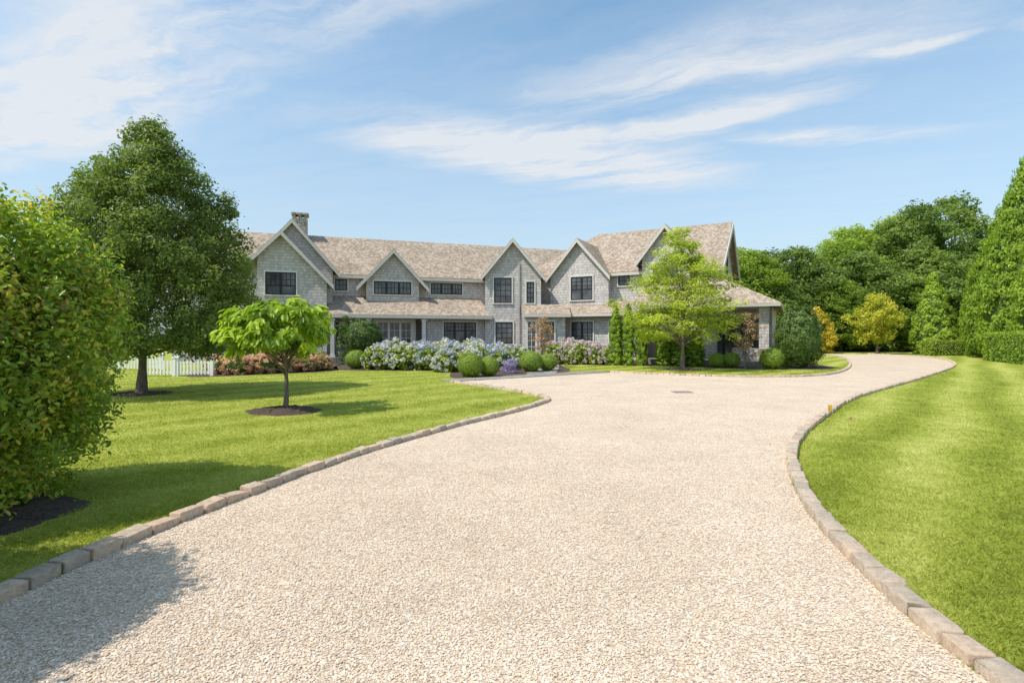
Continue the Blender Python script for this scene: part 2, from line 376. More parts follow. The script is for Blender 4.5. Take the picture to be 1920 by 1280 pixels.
ml_gold = leaf_mat('leaf_golden', [(0.24, 0.21, 0.02), (0.38, 0.31, 0.035), (0.50, 0.38, 0.06), (0.57, 0.41, 0.10)], 0.38, 0.6, 0.2, 1.5)
ml_gold2 = leaf_mat('leaf_yellow_green', [(0.20, 0.215, 0.02), (0.30, 0.305, 0.035), (0.41, 0.38, 0.06), (0.50, 0.42, 0.10)], 0.38, 0.6, 0.2, 1.5)
ml_pink = leaf_mat('petal_pink', [(0.13, 0.19, 0.04), (0.22, 0.28, 0.06), (0.66, 0.32, 0.28), (0.74, 0.44, 0.39), (0.76, 0.55, 0.46)], 0.3, 0.6, 0.2, 1.15)
ml_hyd = leaf_mat('petal_hydrangea_blue', [(0.36, 0.42, 0.70), (0.55, 0.55, 0.74), (0.74, 0.64, 0.72), (0.80, 0.79, 0.72)], 0.2, 0.6, 0.2, 1.0)
ml_hydp = leaf_mat('petal_hydrangea_mauve', [(0.48, 0.38, 0.55), (0.66, 0.50, 0.58), (0.74, 0.60, 0.62), (0.77, 0.73, 0.67)], 0.2, 0.6, 0.2, 1.0)
ml_lav = leaf_mat('petal_lavender', [(0.24, 0.20, 0.42), (0.35, 0.29, 0.50), (0.46, 0.40, 0.56), (0.18, 0.26, 0.10)], 0.2, 0.6, 0.2, 1.1)
ml_rose = leaf_mat('leaf_flowering_tree', [(0.09, 0.13, 0.03), (0.18, 0.17, 0.06), (0.40, 0.22, 0.16), (0.52, 0.36, 0.28)], 0.3, 0.5, 0.2, 1.3)

# ------------------------------------------------------------ foliage builders
def unit(v): return v / (np.linalg.norm(v, axis=1, keepdims=True) + 1e-9)
def leaf_quads(C, N, L, asp, rng, T=None, six=False):
    n = len(C); N = unit(N)
    if T is None: T = rng.normal(size=(n, 3))
    T = unit(T - N * np.sum(T * N, axis=1, keepdims=True)); B = np.cross(N, T)
    L = L[:, None]; W = L * asp
    if not six:
        V = np.stack([C - T * L * .5, C + B * W * .5 + N * L * .1, C + T * L * .5, C - B * W * .5 + N * L * .1], 1).reshape(-1, 3)
        F = np.arange(n * 4).reshape(n, 4); return V, F, 4
    V = np.stack([C - T * L * .5, C - T * L * .18 + B * W * .46 + N * L * .09, C + T * L * .22 + B * W * .40 + N * L * .06,
                  C + T * L * .5 - N * L * .08, C + T * L * .22 - B * W * .40 + N * L * .06, C - T * L * .18 - B * W * .46 + N * L * .09], 1).reshape(-1, 3)
    b = np.arange(n)[:, None] * 6
    F = np.concatenate([b + np.array([[0, 1, 2, 3]]), b + np.array([[0, 3, 4, 5]])], 0); return V, F, 6
def prof_clumps(prof, n, rng, inner=0.3, lob=0.12):
    z = np.array([p[0] for p in prof]); r = np.array([p[1] for p in prof])
    zs = np.linspace(z[0], z[-1], 200); rs = np.interp(zs, z, r); wgt = rs + 0.15 * rs.max(); wgt /= wgt.sum()
    zz = rng.choice(zs, n, p=wgt); rr = np.interp(zz, z, r)
    a = rng.uniform(0, 2 * math.pi, n); p1, p2, p3 = rng.uniform(0, 6, 3)
    lobe = 1 + lob * (np.sin(3 * a + p1 + zz) + np.sin(5 * a + p2 - 1.3 * zz) * .7 + np.sin(2 * a + p3 + 2.1 * zz) * .6)
    q = np.sqrt(rng.uniform(inner ** 2, 1, n)) * rr * lobe
    return np.stack([q * np.cos(a), q * np.sin(a), zz], 1)
def foliage(name, prof, ncl, rc, per, leaf, asp, mat, seed, inner=0.3, lob=0.12, flat=0.7, six=False, mode='round', core=None, tb=0.0, coremat=None, cvar=.16, off=(0, 0)):
    rng = np.random.default_rng(seed)
    K = prof_clumps(prof, ncl, rng, inner, lob)
    s = rng.uniform(0.55, 1.35, ncl) * rc
    cnt = np.maximum(3, (per * (s / rc) ** 2 * rng.uniform(0.7, 1.3, ncl)).astype(int))
    idx = np.repeat(np.arange(ncl), cnt); n = len(idx)
    D = unit(rng.normal(size=(n, 3)))
    rad = s[idx] * rng.uniform(0.35, 1, n) ** 0.5 * (1 + 0.15 * rng.normal(size=n))
    C = K[idx] + D * rad[:, None] * np.array([1, 1, flat])
    ctint = rng.normal(size=ncl) * cvar
    tint = 0.42 + tb + ctint[idx] + rng.normal(size=n) * 0.17 + 0.10 * D[:, 2]
    zm = (prof[0][0] + prof[-1][0]) / 2
    if mode == 'up':
        out_ = C * np.array([1, 1, 0]); out_ = unit(out_)
        N = out_ * .9 + D * .5 + np.array([0, 0, .25]) + rng.normal(size=(n, 3)) * 0.45; T = np.array([0, 0, 1.0]) + out_ * 0.7 + rng.normal(size=(n, 3)) * 0.5
    elif mode == 'flat':
        N = np.array([0, 0, 1.0]) + rng.normal(size=(n, 3)) * 0.4 + D * 0.2; T = D * np.array([1, 1, 0.1]) - np.array([0, 0, .25])
    elif mode == 'sweep':
        hz = unit(C * np.array([1, 1, 0])); N = np.array([0, 0, .7]) + hz * .35 + D * .35 + rng.normal(size=(n, 3)) * 0.4; T = hz * .6 + D * .7 - np.array([0, 0, .5])
    elif mode == 'shell':
        N = unit(C - np.array([0, 0, zm])) + rng.normal(size=(n, 3)) * 0.33; T = None
    else:
        N = D * 0.8 + np.array([0, 0, 0.45]) + rng.normal(size=(n, 3)) * 0.55; T = None
    C = C + np.array([off[0], off[1], 0]); K = K + np.array([off[0], off[1], 0])
    L = leaf * rng.uniform(0.65, 1.3, n)
    V, F, k = leaf_quads(C, N, L, asp, rng, T, six)
    tv = np.repeat(tint, k); mi = np.zeros(len(F), int); mats = [mat]
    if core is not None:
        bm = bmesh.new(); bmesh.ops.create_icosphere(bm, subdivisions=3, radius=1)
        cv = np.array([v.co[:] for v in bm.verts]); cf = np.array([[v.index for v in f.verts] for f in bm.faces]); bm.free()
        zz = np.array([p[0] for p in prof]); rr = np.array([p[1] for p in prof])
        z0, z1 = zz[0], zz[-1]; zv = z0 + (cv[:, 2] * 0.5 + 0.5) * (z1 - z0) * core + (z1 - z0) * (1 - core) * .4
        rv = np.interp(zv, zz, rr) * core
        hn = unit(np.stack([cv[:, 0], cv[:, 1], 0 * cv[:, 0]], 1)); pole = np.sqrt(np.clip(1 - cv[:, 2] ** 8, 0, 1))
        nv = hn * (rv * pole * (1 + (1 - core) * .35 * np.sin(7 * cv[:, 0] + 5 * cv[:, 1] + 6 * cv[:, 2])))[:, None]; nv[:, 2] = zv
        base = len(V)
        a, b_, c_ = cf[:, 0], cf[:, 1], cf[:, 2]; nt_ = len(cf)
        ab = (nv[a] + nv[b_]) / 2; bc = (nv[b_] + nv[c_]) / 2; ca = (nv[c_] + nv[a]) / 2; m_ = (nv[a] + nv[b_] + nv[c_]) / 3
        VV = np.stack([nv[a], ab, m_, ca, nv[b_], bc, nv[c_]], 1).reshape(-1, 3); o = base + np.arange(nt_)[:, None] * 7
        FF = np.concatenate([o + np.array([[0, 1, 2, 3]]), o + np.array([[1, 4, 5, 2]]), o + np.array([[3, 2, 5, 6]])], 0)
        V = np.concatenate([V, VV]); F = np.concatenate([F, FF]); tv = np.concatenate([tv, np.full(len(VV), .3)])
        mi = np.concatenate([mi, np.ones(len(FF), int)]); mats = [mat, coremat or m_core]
    return np_obj(name, V, F, mats, tv, False, mi), K
def tubes(name, paths, mat, sides=8):
    V = []; F = []
    for pts, rad in paths:
        pts = [Vector(p) for p in pts]; base = len(V)
        for i, p in enumerate(pts):
            d = (pts[min(i + 1, len(pts) - 1)] - pts[max(i - 1, 0)]).normalized()
            x = d.cross(Vector((0.31, 0.95, 0.11))).normalized(); y = d.cross(x)
            for k in range(sides):
                a = 2 * math.pi * k / sides
                V.append(tuple(p + (x * math.cos(a) + y * math.sin(a)) * rad[i] * (1 + 0.08 * math.sin(3 * a + i))))
        for i in range(len(pts) - 1):
            for k in range(sides):
                k2 = (k + 1) % sides
                F.append((base + i * sides + k, base + i * sides + k2, base + (i + 1) * sides + k2, base + (i + 1) * sides + k))
    return np_obj(name, np.array(V), np.array(F), [mat], None, True)
def limbs(trunk_top, h0, r0, targets, rng, lean=(0, 0)):
    H = trunk_top; n = 9
    tp = []; tr = []
    for i in range(n + 1):
        t = i / n; tp.append((lean[0] * t + 0.04 * math.sin(5 * t) * H * .15, lean[1] * t + 0.03 * math.sin(4 * t + 1) * H * .15, H * t - 0.05))
        tr.append(r0 * (1 - 0.8 * t ** 1.2) * (1 + 0.55 * max(0, 1 - t * 9)))
    paths = [(tp, tr)]
    for T in targets:
        zt = min(max(h0, T[2] * 0.55 + rng.uniform(-.1, .2) * H), H * 0.93); t = zt / H
        s = Vector((lean[0] * t + 0.04 * math.sin(5 * t) * H * .15, lean[1] * t + 0.03 * math.sin(4 * t + 1) * H * .15, zt - .05)); e = Vector(T)
        mid = (s + e) / 2 + Vector((rng.normal() * .06, rng.normal() * .06, 0.10 * (e - s).length)); r = r0 * (1 - 0.8 * t ** 1.2) * 0.5
        pp = []; rr = []
        for k in range(7):
            q = k / 6; pp.append(s * (1 - q) ** 2 + mid * 2 * q * (1 - q) + e * q * q); rr.append(max(0.004, r * (1 - 0.85 * q)))
        paths.append((pp, rr))
    return paths
def make_tree(name, loc, label, category, prof, ncl, rc, per, leaf, asp, mat, seed, trunk_h, h0, tr, nl=14, group=None, lean=(0, 0), **kw):
    e = empty(name, loc, label, category, group)
    cr, K = foliage('crown', prof, ncl, rc, per, leaf, asp, mat, seed, **kw)
    rng = np.random.default_rng(seed + 5)
    T = K[rng.choice(len(K), nl, replace=False)] * np.array([.85, .85, .97])
    tr_ = tubes('trunk', limbs(trunk_h, h0, tr, T, rng, lean), m_bark, 9)
    for o in (cr, tr_):
        COL.objects.link(o); o.parent = e
    return e
def copy_thing(e, loc, rot=0, sc=(1, 1, 1), label=None):
    n = e.copy(); n.location = loc; n.rotation_euler = (0, 0, rot); n.scale = sc; COL.objects.link(n)
    if label: n['label'] = label
    for c in list(e.children):
        d = c.copy(); COL.objects.link(d); d.parent = n
    return n

# ------------------------------------------------------------ ground, drive, kerbs
g = Geo(); g.poly([(-2500, -600, 0), (2500, -600, 0), (2500, 3500, 0), (-2500, 3500, 0)])
finish(g.obj('ground', [m_ground]), kind='structure')
left_k = catmull([(-3.35, -5), (-3.25, -1), (-3.15, 1.5), (-3.04, 3.17), (-2.96, 3.9), (-2.84, 4.51), (-2.61, 5.33), (-2.30, 6.4), (-1.83, 7.62), (-0.94, 9.41), (0, 11.03), (0.72, 12.5),
                  (0.95, 13.5), (0.5, 14.8), (-0.6, 16.5), (-2.14, 18.6)], 0.15)
right_k = catmull([(2.3, -5), (2.22, 0), (2.2, 1.6), (2.2, 2.5), (2.24, 3.0), (2.34, 3.5), (2.55, 4.4), (2.93, 5.52), (3.58, 6.96), (4.46, 8.42), (5.88, 10.3), (8.9, 13.9), (14.8, 19.6), (21.6, 26.4), (26, 31.5),
                   (30, 37.5), (31.8, 43), (31.5, 47.5)], 0.2)
far_k = catmull([(4.3, 23.4), (6.2, 22.0), (9.0, 20.8), (11.5, 21.0), (13.9, 22.8), (17.4, 27.4), (21.6, 34.1), (25.3, 41), (27.3, 47.5)], 0.2)
drive = left_k + far_k + list(reversed(right_k))
finish(flat_poly('driveway', drive, 0.004, m_gravel), kind='structure')
walk = [(-2.14, 18.62), (4.3, 23.42), (4.0, 24.2), (1.9, 22.9), (2.5, 28), (2.6, 32.5), (1.1, 32.5), (0.9, 28), (0.6, 21.9), (-2.6, 19.3)]
g = Geo(); v = [Vector((p[0], p[1], 0.0)) for p in walk]; g.ext(v, (0, 0, 0.02))
finish(g.obj('path', [m_slate]), kind='structure')
beds = [[(-8.3, 25.3), (-7, 24.7), (-3.2, 24.3), (-2.5, 21.4), (-2.2, 20.25), (-1.3, 20.85), (0.55, 22.2), (0.9, 28), (1.1, 34), (-9, 34), (-9.3, 28)],
        [(2.3, 26.0), (1.95, 23.3), (2.5, 23.9), (2.8, 25.8), (2.9, 29.8), (5.9, 29.0), (8.5, 28.0), (10.5, 26.6), (12, 25.6), (14.8, 25.5), (16.4, 27.3), (17.2, 32), (14, 34), (2.6, 34)],
        [(-13.3, 21.4), (-12, 21.0), (-8.6, 23.6), (-8.3, 25.3), (-9.2, 28), (-10, 31), (-14, 29)]]
for bd in beds: finish(flat_poly('mulch_bed', catmull(bd + [bd[0]], 0.4)[:-1], 0.012, m_mulch), kind='structure')
def mound(loc, rx, ry, h, seed):
    rng = np.random.default_rng(seed); nr, na = 14, 56; V = [(0, 0, h)]
    ph = rng.uniform(0, 6, 3)
    for i in range(1, nr + 1):
        for k in range(na):
            a = 2 * math.pi * k / na; q = i / nr; rr = q * (1 + 0.07 * math.sin(3 * a + ph[0]) + 0.05 * math.sin(7 * a + ph[1]))
            V.append((rr * rx * math.cos(a), rr * ry * math.sin(a), h * (1 - q ** 1.7) + rng.normal() * 0.012 * (i < nr) + 0.006 - (0.02 if i == nr else 0)))
    T = [(0, 1 + k, 1 + (k + 1) % na) for k in range(na)]
    Q = [(1 + (i - 1) * na + k, 1 + i * na + k, 1 + i * na + (k + 1) % na, 1 + (i - 1) * na + (k + 1) % na) for i in range(1, nr) for k in range(na)]
    me = bpy.data.meshes.new('mulch_bed'); me.from_pydata(V, [], T + Q); me.materials.append(m_mulch)
    o = bpy.data.objects.new('mulch_bed', me); o.location = loc; finish(o, kind='structure'); return o
mounds = [(-4.8, 11.3, 0.78, 0.62, 0.11), (-10.3, 14.8, 0.8, 0.7, 0.05), (8.15, 25.5, 0.9, 0.8, 0.08), (-5.15, 4.6, 1.2, 0.95, 0.05)]
for i, (x, y, a, b_, h) in enumerate(mounds): mound((x, y, 0), a, b_, h, 50 + i)

bm = bmesh.new(); bmesh.ops.create_cube(bm, size=1); bmesh.ops.bevel(bm, geom=bm.edges, offset=0.075, segments=2, affect='EDGES', profile=0.6)
bmesh.ops.triangulate(bm, faces=bm.faces)
TV = np.array([v.co[:] for v in bm.verts]); TF = np.array([[v.index for v in f.verts] for f in bm.faces]); bm.free()
def kerb(line, side, rng, wid=0.13, ht=0.078):
    L = [np.array(p) for p in line]; d = [0]
    for a, b_ in zip(L[:-1], L[1:]): d.append(d[-1] + np.linalg.norm(b_ - a))
    d = np.array(d); X = np.array([p[0] for p in L]); Y = np.array([p[1] for p in L])
    V = []; F = []; T = []; s = 0.0; n = 0
    while s < d[-1] - 0.3:
        ln = rng.uniform(0.20, 0.29); m = s + ln / 2
        x, y = np.interp(m, d, X), np.interp(m, d, Y); x2, y2 = np.interp(m + .1, d, X), np.interp(m + .1, d, Y); x1, y1 = np.interp(m - .1, d, X), np.interp(m - .1, d, Y)
        t = np.array([x2 - x1, y2 - y1]); t /= np.linalg.norm(t); nn = np.array([-t[1], t[0]]) * side
        q = TV.copy(); wd = wid * rng.uniform(0.92, 1.1); h = ht * rng.uniform(0.85, 1.13) + 0.06
        q += rng.normal(size=q.shape) * 0.014
        q[:, 0] *= ln - rng.uniform(0.012, 0.022); q[:, 1] *= wd; q[:, 2] *= h
        a = rng.normal() * 0.04; q[:, :2] = q[:, :2] @ np.array([[math.cos(a), math.sin(a)], [-math.sin(a), math.cos(a)]])
        q[:, 2] += q[:, 1] * rng.normal() * 0.06 + q[:, 0] * rng.normal() * 0.04
        off = wid * .5 + rng.normal() * 0.005
        W = np.stack([x + q[:, 0] * t[0] + (q[:, 1] + off) * nn[0], y + q[:, 0] * t[1] + (q[:, 1] + off) * nn[1], q[:, 2] + h / 2 - 0.06], 1)
        V.append(W); F.append(TF + n); n += len(W); T.append(np.full(len(W), rng.uniform())); s += ln
    finish(np_obj('kerb', np.concatenate(V), np.concatenate(F), [m_granite], np.concatenate(T)), kind='structure')
kerb(left_k, 1, np.random.default_rng(1)); kerb(right_k, -1, np.random.default_rng(2)); kerb(far_k, 1, np.random.default_rng(3))

rng = np.random.default_rng(21)
n = 520000; dd = 1.5 * np.exp(rng.uniform(0, math.log(17 / 1.5), n)); th = rng.uniform(-1.0, 0.95, n)
x = dd * np.sin(th); y = dd * np.cos(th); ok = inpoly(x, y, drive) & (rng.uniform(size=n) < np.clip((17 - dd) / 10, 0, 1)); x, y, dd = x[ok], y[ok], dd[ok]; n = len(x)
OV = np.array([[1, 0, 0], [0, 1, 0], [-1, 0, 0], [0, -1, 0], [0, 0, 1], [0.62, 0.62, .35], [-.62, .62, .35], [-.62, -.62, .35], [.62, -.62, .35]], float)
OF = np.array([[0, 5, 4, 8], [5, 1, 6, 4], [4, 6, 2, 7], [8, 4, 7, 3]])
r = rng.uniform(0.0036, 0.0075, n) * (1 + 0.008 * dd)
S = np.stack([r * rng.uniform(.8, 1.35, n), r * rng.uniform(.7, 1.1, n), r * rng.uniform(.4, .75, n)], 1)
a = rng.uniform(0, 6.28, n)
Q = OV[None] * S[:, None, :]; Q = Q + rng.normal(size=Q.shape) * (r * 0.1)[:, None, None]
Q[:, :, 2] += Q[:, :, 0] * rng.normal(size=n)[:, None] * .16
ca, sa = np.cos(a)[:, None], np.sin(a)[:, None]
W = np.stack([Q[:, :, 0] * ca - Q[:, :, 1] * sa + x[:, None], Q[:, :, 0] * sa + Q[:, :, 1] * ca + y[:, None], Q[:, :, 2] + 0.005 + rng.uniform(0, .004, n)[:, None]], 2).reshape(-1, 3)
F = (np.arange(n)[:, None, None] * 9 + OF[None]).reshape(-1, 4)
finish(np_obj('gravel', W, F, [m_peb], np.repeat(rng.uniform(size=n), 9), True), kind='stuff')

n = 760000; dd = 1.3 * np.exp(rng.uniform(0, math.log(32 / 1.3), n)); th = rng.uniform(-0.98, 0.95, n)
x = dd * np.sin(th); y = dd * np.cos(th)
ok = ~inpoly(x, y, drive)
for bd in beds + [walk]: ok &= ~inpoly(x, y, bd)
for (mx_, my_, a_, b_, h_) in mounds: ok &= ((x - mx_) / a_) ** 2 + ((y - my_) / b_) ** 2 > rng.uniform(0.85, 1.1, n)
LP = np.array(left_k + right_k + far_k)
x, y, dd = x[ok], y[ok], dd[ok]; n = len(x)
mn = np.full(n, 9.0)
for i in range(0, len(LP), 2): mn = np.minimum(mn, (x - LP[i, 0]) ** 2 + (y - LP[i, 1]) ** 2)
ok = mn > 0.10 ** 2; x, y, dd = x[ok], y[ok], dd[ok]; n = len(x)
h = rng.uniform(0.016, 0.032, n); wd = (0.0013 + 0.00038 * dd) * rng.uniform(.8, 1.4, n); a = rng.uniform(0, 6.28, n)
lx, ly = rng.normal(size=n) * h * .7, rng.normal(size=n) * h * .7
bx, by = np.cos(a) * wd, np.sin(a) * wd
V = np.stack([np.stack([x - bx, y - by, 0 * x], 1), np.stack([x + bx, y + by, 0 * x], 1),
              np.stack([x + bx * .6 + lx * .45, y + by * .6 + ly * .45, h * .65], 1), np.stack([x + lx, y + ly, h], 1)], 1).reshape(-1, 3)
F = np.arange(n * 4).reshape(n, 4)
finish(np_obj('grass', V, F, [m_blade], np.repeat(rng.uniform(size=n), 4)), kind='stuff')

# ------------------------------------------------------------ house
class Fr:
    def __init__(s, O, d):
        s.O = Vector((O[0], O[1], 0)); s.d = Vector((d[0], d[1], 0)).normalized(); s.n = Vector((s.d.y, -s.d.x, 0))
    def p(s, u, v, z): return s.O + s.d * u + s.n * v + Vector((0, 0, z))
FL = Fr((-10.66, 33), (0.946, 0.326)); FR = Fr((2.8, 35), (0.883, -0.469)); FM = Fr((0, 34), (1, 0))
house = empty('shingle_house', (0, 34, 0), 'large gray cedar-shingled house with brown gabled roofs and white trim', 'house')
def part(g, name, mats, parent=house):
    o = g.obj(name, mats); COL.objects.link(o)
    o.parent = parent
    if parent is house: o.matrix_parent_inverse = Matrix.Translation(-Vector((0, 34, 0)))
    return o
def board(F, u0, z0, u1, z1, v, hgt, th, g):
    g.ext([F.p(u0, v, z0), F.p(u1, v, z1), F.p(u1, v, z1 - hgt), F.p(u0, v, z0 - hgt)], F.n * th)
def window(F, u0, u1, z0, z1, v, cols=2, rows=3, sections=1, white_sash=False, trim=0.075, name='window', lites=1.0):
    gl = Geo()
    gl.ext([F.p(u0, v + .012, z0), F.p(u1, v + .012, z0), F.p(u1, v + .012, z1), F.p(u0, v + .012, z1)], F.n * 0.008, 0)
    def bar(a, b, c, d, t=0.03): gl.ext([F.p(a, v + .02, c), F.p(b, v + .02, c), F.p(b, v + .02, d), F.p(a, v + .02, d)], F.n * t, 1)
    bw = 0.065; sw = (u1 - u0) / sections
    for s in range(sections):
        a, b_ = u0 + s * sw, u0 + (s + 1) * sw
        bar(a, a + bw, z0, z1); bar(b_ - bw, b_, z0, z1); bar(a + bw, b_ - bw, z0, z0 + bw); bar(a + bw, b_ - bw, z1 - bw, z1)
        zs = z0 + bw + (z1 - z0 - 2 * bw) * (1 - lites)
        if lites < 1: bar(a + bw, b_ - bw, zs - .03, zs + .03, .02)
        for c_ in range(1, cols):
            xx = a + bw + (b_ - a - 2 * bw) * c_ / cols; bar(xx - .016, xx + .016, zs, z1 - bw, 0.018)
        for r_ in range(1, rows):
            zz = zs + (z1 - bw - zs) * r_ / rows; bar(a + bw, b_ - bw, zz - .016, zz + .016, 0.014)
    w_ = part(gl, name, [m_glass, m_white if white_sash else m_black])
    fr = Geo(); t = trim
    def fb(a, b, c, d, th=0.06): fr.ext([F.p(a, v - .01, c), F.p(b, v - .01, c), F.p(b, v - .01, d), F.p(a, v - .01, d)], F.n * (th + .01))
    fb(u0 - t, u0, z0, z1); fb(u1, u1 + t, z0, z1); fb(u0 - t, u1 + t, z1, z1 + t * 1.2, 0.065); fb(u0 - t - .03, u1 + t + .03, z0 - .06, z0, 0.085)
    f_ = fr.obj('frame', [m_white]); COL.objects.link(f_); f_.parent = w_
    return w_
def section_body(F, u0, u1, vf, vb, zw, zr, zb=0.0):
    g = Geo(); vm = (vf + vb) / 2
    g.ext([F.p(u0, vf, zb), F.p(u0, vb, zb), F.p(u0, vb, zw), F.p(u0, vm, zr - .03), F.p(u0, vf, zw)], F.d * (u1 - u0)); return g
def gable_front(F, uc, ul, ur, v0, v1, zb, zpk, slope):
    g = Geo()
    g.ext([F.p(ul, v1, zb), F.p(ur, v1, zb), F.p(ur, v1, zpk - (ur - uc) * slope - .02), F.p(uc, v1, zpk - .02), F.p(ul, v1, zpk - (uc - ul) * slope - .02)], F.n * (v0 - v1)); return g
def gable_roof_fb(F, uc, hl, hr, vf, vb, zpk, slope, th=0.10, rake=0.24):
    g = Geo(); up = (0, 0, th)
    g.ext([F.p(uc - hl, vf, zpk - hl * slope), F.p(uc, vf, zpk), F.p(uc, vb, zpk), F.p(uc - hl, vb, zpk - hl * slope)], up, 0)
    g.ext([F.p(uc, vf, zpk), F.p(uc + hr, vf, zpk - hr * slope), F.p(uc + hr, vb, zpk - hr * slope), F.p(uc, vb, zpk)], up, 0)
    r_ = part(g, 'roof', [m_roof])
    b_ = Geo()
    board(F, uc - hl - .02, zpk - (hl + .02) * slope + th * .5, uc, zpk + th * .5, vf, rake, 0.05, b_)
    board(F, uc, zpk + th * .5, uc + hr + .02, zpk - (hr + .02) * slope + th * .5, vf, rake, 0.05, b_)
    part(b_, 'rake_board', [m_trim])
    return r_
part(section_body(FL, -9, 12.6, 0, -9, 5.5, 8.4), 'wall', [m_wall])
SL = 0.644; g = Geo()
zE = 5.5 - .32 * SL
g.ext([FL.p(-9.3, .32, zE), FL.p(11.9, .32, zE), FL.p(18.2, -4.5, 8.4), FL.p(-9.3, -4.5, 8.4)], (0, 0, .11))
g.ext([FL.p(-9.3, -4.5, 8.4), FL.p(18.2, -4.5, 8.4), FL.p(16.4, -9.3, zE), FL.p(-9.3, -9.3, zE)], (0, 0, .11))
main_roof = part(g, 'roof', [m_roof])
g = Geo(); board(FL, -9.3, zE + .05, 11.9, zE + .05, .30, .17, .05, g); part(g, 'fascia', [m_trim])
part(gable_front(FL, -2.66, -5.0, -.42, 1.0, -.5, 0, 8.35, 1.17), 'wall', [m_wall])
gable_roof_fb(FL, -2.66, 2.65, 2.65, 1.3, -4.4, 8.35, 1.17)
part(gable_front(FL, -3.19, -4.4, -.75, 2.0, .5, 0, 7.45, 1.06), 'wall', [m_wall])
gable_roof_fb(FL, -3.19, 1.65, 2.8, 2.32, .6, 7.45, 1.06)
window(FL, -4.0, -2.4, 3.92, 5.2, 2.0, 3, 2, 2, lites=.6)
window(FL, -4.0, -2.2, 1.0, 2.5, 2.0, 2, 2, 2)
window(FL, -.28, .45, 4.42, 5.12, 0, 3, 2)
part(gable_front(FL, 3.17, 1.55, 4.8, .6, -1, 3.7, 6.95, 1.09), 'wall', [m_wall])
gable_roof_fb(FL, 3.17, 2.2, 2.2, .95, -2.6, 6.95, 1.09)
window(FL, 2.0, 4.3, 4.2, 5.02, .6, 3, 2, 3)
window(FL, 5.65, 7.75, 4.33, 5.08, 0, 3, 2, 3)
g = Geo(); g.ext([FL.p(-.7, 2.35, 2.78), FL.p(9.15, 2.35, 2.78), FL.p(8.95, -.02, 4.02), FL.p(-.7, -.02, 4.02)], (0, 0, .1)); part(g, 'roof', [m_roof])
g = Geo(); board(FL, -.7, 2.84, 9.15, 2.84, 2.33, .17, .05, g); part(g, 'fascia', [m_trim])
g = Geo(); g.ext([FL.p(5.1, 0, 0), FL.p(9.0, 0, 0), FL.p(9.0, 1.7, 0), FL.p(5.1, 1.7, 0)], (0, 0, 2.85)); part(g, 'wall', [m_wall])
g = Geo(); g.ext([FL.p(1.9, 0, 0), FL.p(4.5, 0, 0), FL.p(4.5, 1.15, 0), FL.p(1.9, 1.15, 0)], (0, 0, 2.66)); part(g, 'wall', [m_white])
g = Geo(); g.ext([FL.p(-.74, .02, 2.68), FL.p(5.1, .02, 2.68), FL.p(5.1, 2.3, 2.68), FL.p(-.74, 2.3, 2.68)], (0, 0, .05)); part(g, 'porch_ceiling', [m_white])
g = Geo(); g.ext([FL.p(-.74, .02, 0), FL.p(5.1, .02, 0), FL.p(5.1, 2.4, 0), FL.p(-.74, 2.4, 0)], (0, 0, .38)); part(g, 'porch_floor', [m_slate])
window(FL, 6.15, 8.25, 1.15, 2.48, 1.7, 3, 2, 3, lites=.4)
window(FL, 2.15, 4.25, .45, 2.5, 1.15, 2, 4, 3, True, name='french_door')
window(FL, -.2, .9, 1.1, 2.45, 0.0, 2, 3, 1)
for cu in (-.45, 1.6, 4.85):
    g = Geo(); g.ext([FL.p(cu - .11, 2.1 - .11, .38), FL.p(cu + .11, 2.1 - .11, .38), FL.p(cu + .11, 2.1 + .11, .38), FL.p(cu - .11, 2.1 + .11, .38)], (0, 0, 2.27))
    for zz, hh in ((.38, .16), (2.5, .12)):
        g.ext([FL.p(cu - .15, 2.1 - .15, zz), FL.p(cu + .15, 2.1 - .15, zz), FL.p(cu + .15, 2.1 + .15, zz), FL.p(cu - .15, 2.1 + .15, zz)], (0, 0, hh))
    part(g, 'porch_column', [m_white])
g = Geo()
def boxF(F, g, uc, vc, hu, hv, z0, z1, mi=0):
    g.ext([F.p(uc - hu, vc - hv, z0), F.p(uc + hu, vc - hv, z0), F.p(uc + hu, vc + hv, z0), F.p(uc - hu, vc + hv, z0)], (0, 0, z1 - z0), mi)
boxF(FL, g, -2.45, -3.9, .46, .42, 7.4, 9.45)
for a in (-.36, 0, .36): boxF(FL, g, -2.45 + a, -3.9, .09, .38, 9.45, 9.68)
boxF(FL, g, -2.45, -3.9, .54, .5, 9.68, 9.8)
ch = g.obj('chimney', [m_stone]); COL.objects.link(ch); ch.parent = main_roof
part(gable_front(FM, 0.05, -1.72, 1.85, 0, -4.5, 0, 7.72, 1.22), 'wall', [m_wall])
gable_roof_fb(FM, 0.05, 2.0, 2.0, .32, -7.2, 7.72, 1.22)
window(FM, -1.15, -.02, 3.7, 5.32, 0, 3, 4, 1)
window(FM, .92, 1.42, 3.7, 5.05, 0, 2, 4, 1)
window(FM, -1.05, .05, 1.1, 2.5, 0, 3, 4, 1)
g = Geo(); g.ext([FM.p(.42, .02, .1), FM.p(.49, .02, .1), FM.p(.49, .09, .1), FM.p(.42, .09, .1)], (0, 0, 6.2)); part(g, 'downspout', [m_soffit])
g = Geo(); g.ext([FM.p(.75, 0, 0), FM.p(3.3, 0, 0), FM.p(3.3, 1.0, 0), FM.p(.75, 1.0, 0)], (0, 0, 2.95)); part(g, 'wall', [m_wall])
g = Geo(); g.ext([FM.p(.6, 1.4, 2.86), FM.p(3.6, 1.4, 2.86), FM.p(3.6, -.02, 3.52), FM.p(.6, -.02, 3.52)], (0, 0, .1)); part(g, 'roof', [m_roof])
g = Geo(); board(FM, .6, 2.92, 3.6, 2.92, 1.38, .15, .05, g); part(g, 'fascia', [m_trim])
